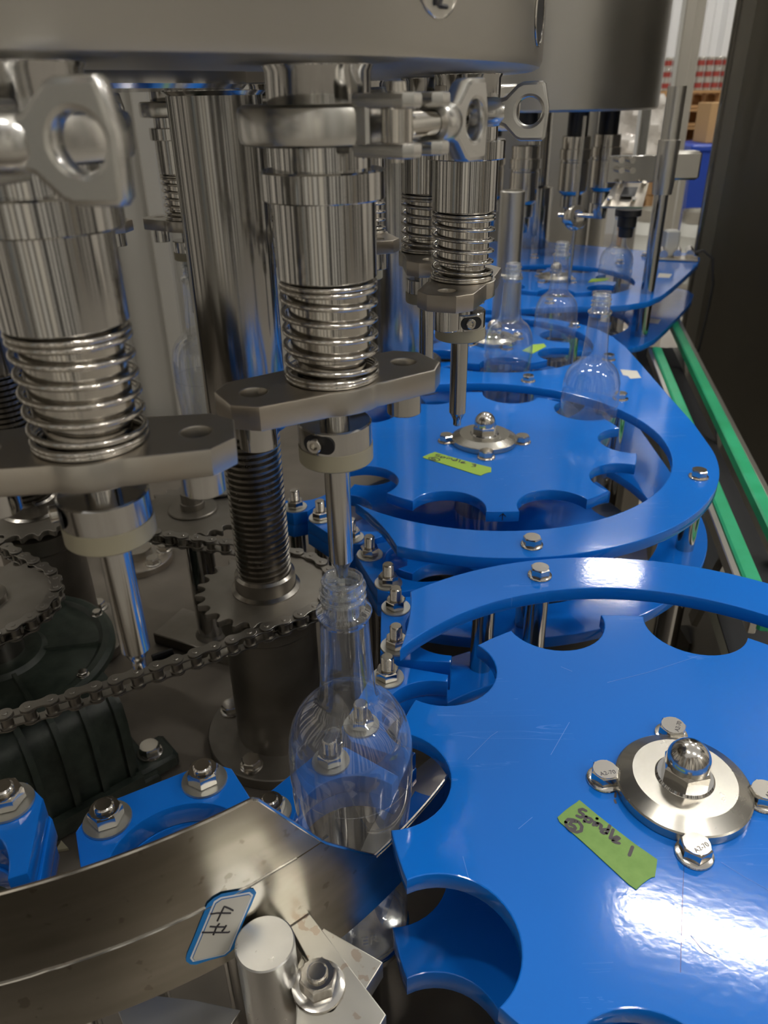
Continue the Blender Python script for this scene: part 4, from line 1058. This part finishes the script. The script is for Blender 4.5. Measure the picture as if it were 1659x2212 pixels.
# pale rear panels behind the filler
rp_ = thing('rear_panel', 'pale grey enclosure panel with a vertical rib behind the filler', 'panel', (-.65, 1.47, DECK-.02))
part('sheet', box(1.1, .012, 1.4, (0, 0, .7)), 'panelgrey', rp_)
for x in (-.32, .155, .26): part('vertical_rib', box(.032, .03, 1.4, (x, -.018, .7), .004), 'panelgrey', rp_)
for i, z in enumerate((.25, .45, .65)): part('screw', rod((.1, -.006, z), (.1, -.014, z), .006, 12), 'polish', rp_)

cp = thing('capper_back_panel', 'dull stainless back panel behind the capping heads', 'panel', (.16, 2.52, FLOOR))
part('sheet', box(1.06, .012, 2.0, (0, 0, 1.0)), 'drum', cp); part('vertical_rib', box(.04, .03, 2.0, (.50, -.02, 1.0), .004), 'steel', cp)
# ------------------------------------------------------------------ hall behind the machine
def keg(x, y, lab_):
    kg = thing('steel_keg', lab_, 'keg', (x, y, FLOOR), 0, 'kegs on the hall floor')
    part('barrel', lathe([(0, .02), (.12, .02), (.145, .05), (.148, .12), (.152, .13), (.148, .14), (.148, .26), (.153, .27), (.148, .28), (.148, .42), (.153, .43), (.148, .44), (.145, .52), (.12, .56), (0, .57)], 40), 'white', kg)
    part('top_rim', tubewall(.146, .138, .53, .62, 40), 'alu', kg); part('foot_rim', tubewall(.146, .138, 0, .06, 40), 'alu', kg)
    return kg
kq = atY(1512, 480, 6.6)
k1 = keg(kq.x, 6.6, 'white ridged keg marked 9 seen past the enclosure edge')
cu = bpy.data.curves.new('m', 'FONT'); cu.body = '9'; cu.size = .13; cu.align_x = 'CENTER'; o_ = bpy.data.objects.new('m', cu)
me_ = bpy.data.meshes.new_from_object(o_); bpy.data.objects.remove(o_)
for v in me_.vertices:
    q = pol((0, 0), .1505, -92+math.degrees(v.co.x/.15)); v.co = (q[0], q[1], v.co.y+.31)
me_.materials.append(M['ink']); link('number_mark', me_, k1)
keg(kq.x-.34, 6.75, 'white ridged keg behind the sensor bracket')
keg(kq.x+.03, 6.25, 'white ridged keg standing in front of the keg marked 9')
# pallets
pq = atY(1415, 300, 7.9); PX = pq.x+.60
BRD = mesh('top_board', box(1.2, .10, .02), 'wood'); BLK = mesh('block', box(.12, .10, .08), 'wood'); BBD = mesh('bottom_board', box(1.2, .10, .018), 'wood'); STR = mesh('stringer_board', box(.12, .8, .018), 'wood')
for i in range(10):
    z = FLOOR+i*.147
    pt_ = thing('pallet', 'wooden pallet in the stack of pallets under the cans', 'pallet', (PX+random.uniform(-.02, .02), 8.3+random.uniform(-.02, .02), z), random.uniform(-1, 1), 'stacked wooden pallets')
    for y in (-.35, -.175, 0, .175, .35): link('top_board', BRD, pt_, (0, y, .136))
    for x in (-.54, 0, .54):
        link('stringer_board', STR, pt_, (x, 0, .117))
        for y in (-.35, 0, .35): link('block', BLK, pt_, (x, y, .068-.0+.0))
    for y in (-.35, 0, .35): link('bottom_board', BBD, pt_, (0, y, .0095+.009))
ztop_ = FLOOR+10*.147
CANA = mesh('can_body', lathe([(0, 0), (.030, 0), (.033, .004), (.033, .082), (.029, .088), (0, .088)], 20), 'alu')
CANR = mesh('printed_band', lathe([(.0332, .020), (.0336, .020), (.0336, .060), (.0332, .060)], 20), 'red')
for l in range(3):
    for i in range(16):
        o = thing('can', 'small red banded can standing in the rows on the pallet stack', 'can', (PX-.555+i*.074, 7.96, ztop_+l*.0885), 0, 'cans on the pallet stack')
        link('can_body', CANA, o); link('printed_band', CANR, o)
# blue bin
bq = atY(1494, 312, 7.0); 
bb = thing('wheelie_bin', 'tall blue plastic bin with a grey pole leaning on it', 'bin', (bq.x+.27, 7.25, FLOOR))
hb = bq.z-FLOOR
Vb = [(sx*w, sy*w*1.05, z) for z, w in ((.02, .20), (hb-.06, .26)) for sx, sy in ((-1, -1), (1, -1), (1, 1), (-1, 1))]
part('body', (Vb, [(3, 2, 1, 0), (4, 5, 6, 7)]+[(i, (i+1) % 4, (i+1) % 4+4, i+4) for i in range(4)]), 'bluebin', bb)
part('lid', box(.56, .58, .06, (0, 0, hb-.03), .015), 'bluebin', bb); part('axle', rod((-.22, .2, .03), (.22, .2, .03), .028, 14), 'black', bb)
part('leaning_pole', rod((-.05, -.30, .42), (.16, -.28, hb+.05), .022, 12), 'alu', bb)
# cart with a wrapped bundle
wq = atY(1378, 330, 4.6)
ct = thing('cart', 'pale cart behind the sensor post carrying the wrapped bundle', 'cart', (wq.x, 4.6, FLOOR))
part('tray', box(.44, .40, .03, (0, 0, wq.z-FLOOR-.015), .004), 'alu', ct)
part('lower_tray', box(.44, .40, .03, (0, 0, .25), .004), 'alu', ct)
for sx in (-.2, .2):
    for sy in (-.18, .18):
        part('leg', box(.03, .03, wq.z-FLOOR-.03, (sx, sy, (wq.z-FLOOR-.03)/2)), 'alu', ct)
random.seed(5)
V, F = [], []
for i in range(13):
    for j in range(20):
        t = 2*math.pi*j/20; z = .28*i/12; r = .135*(1+.10*math.sin(3*t+i)+.05*random.uniform(-1, 1))*(1-.3*(i/12)**4)
        V.append((r*math.cos(t)*1.05, r*math.sin(t), z))
for i in range(12):
    for j in range(20): F.append((i*20+j, i*20+(j+1) % 20, i*20+20+(j+1) % 20, i*20+20+j))
F.append(tuple(reversed(range(20)))); F.append(tuple(range(240, 260)))
solo('wrapped_bundle', (V, F), 'wrap', 'crumpled bundle in clear plastic wrap on the cart', 'bundle', (wq.x, 4.6, wq.z+.0005))
cq = atY(1560, 300, 7.0)
solo('cardboard_box', box(.34, .3, .30, (0, 0, .15), .004), 'cardboard', 'brown cardboard box on top of the blue bin', 'box', (bq.x+.32, 7.25, FLOOR+hb+.001))
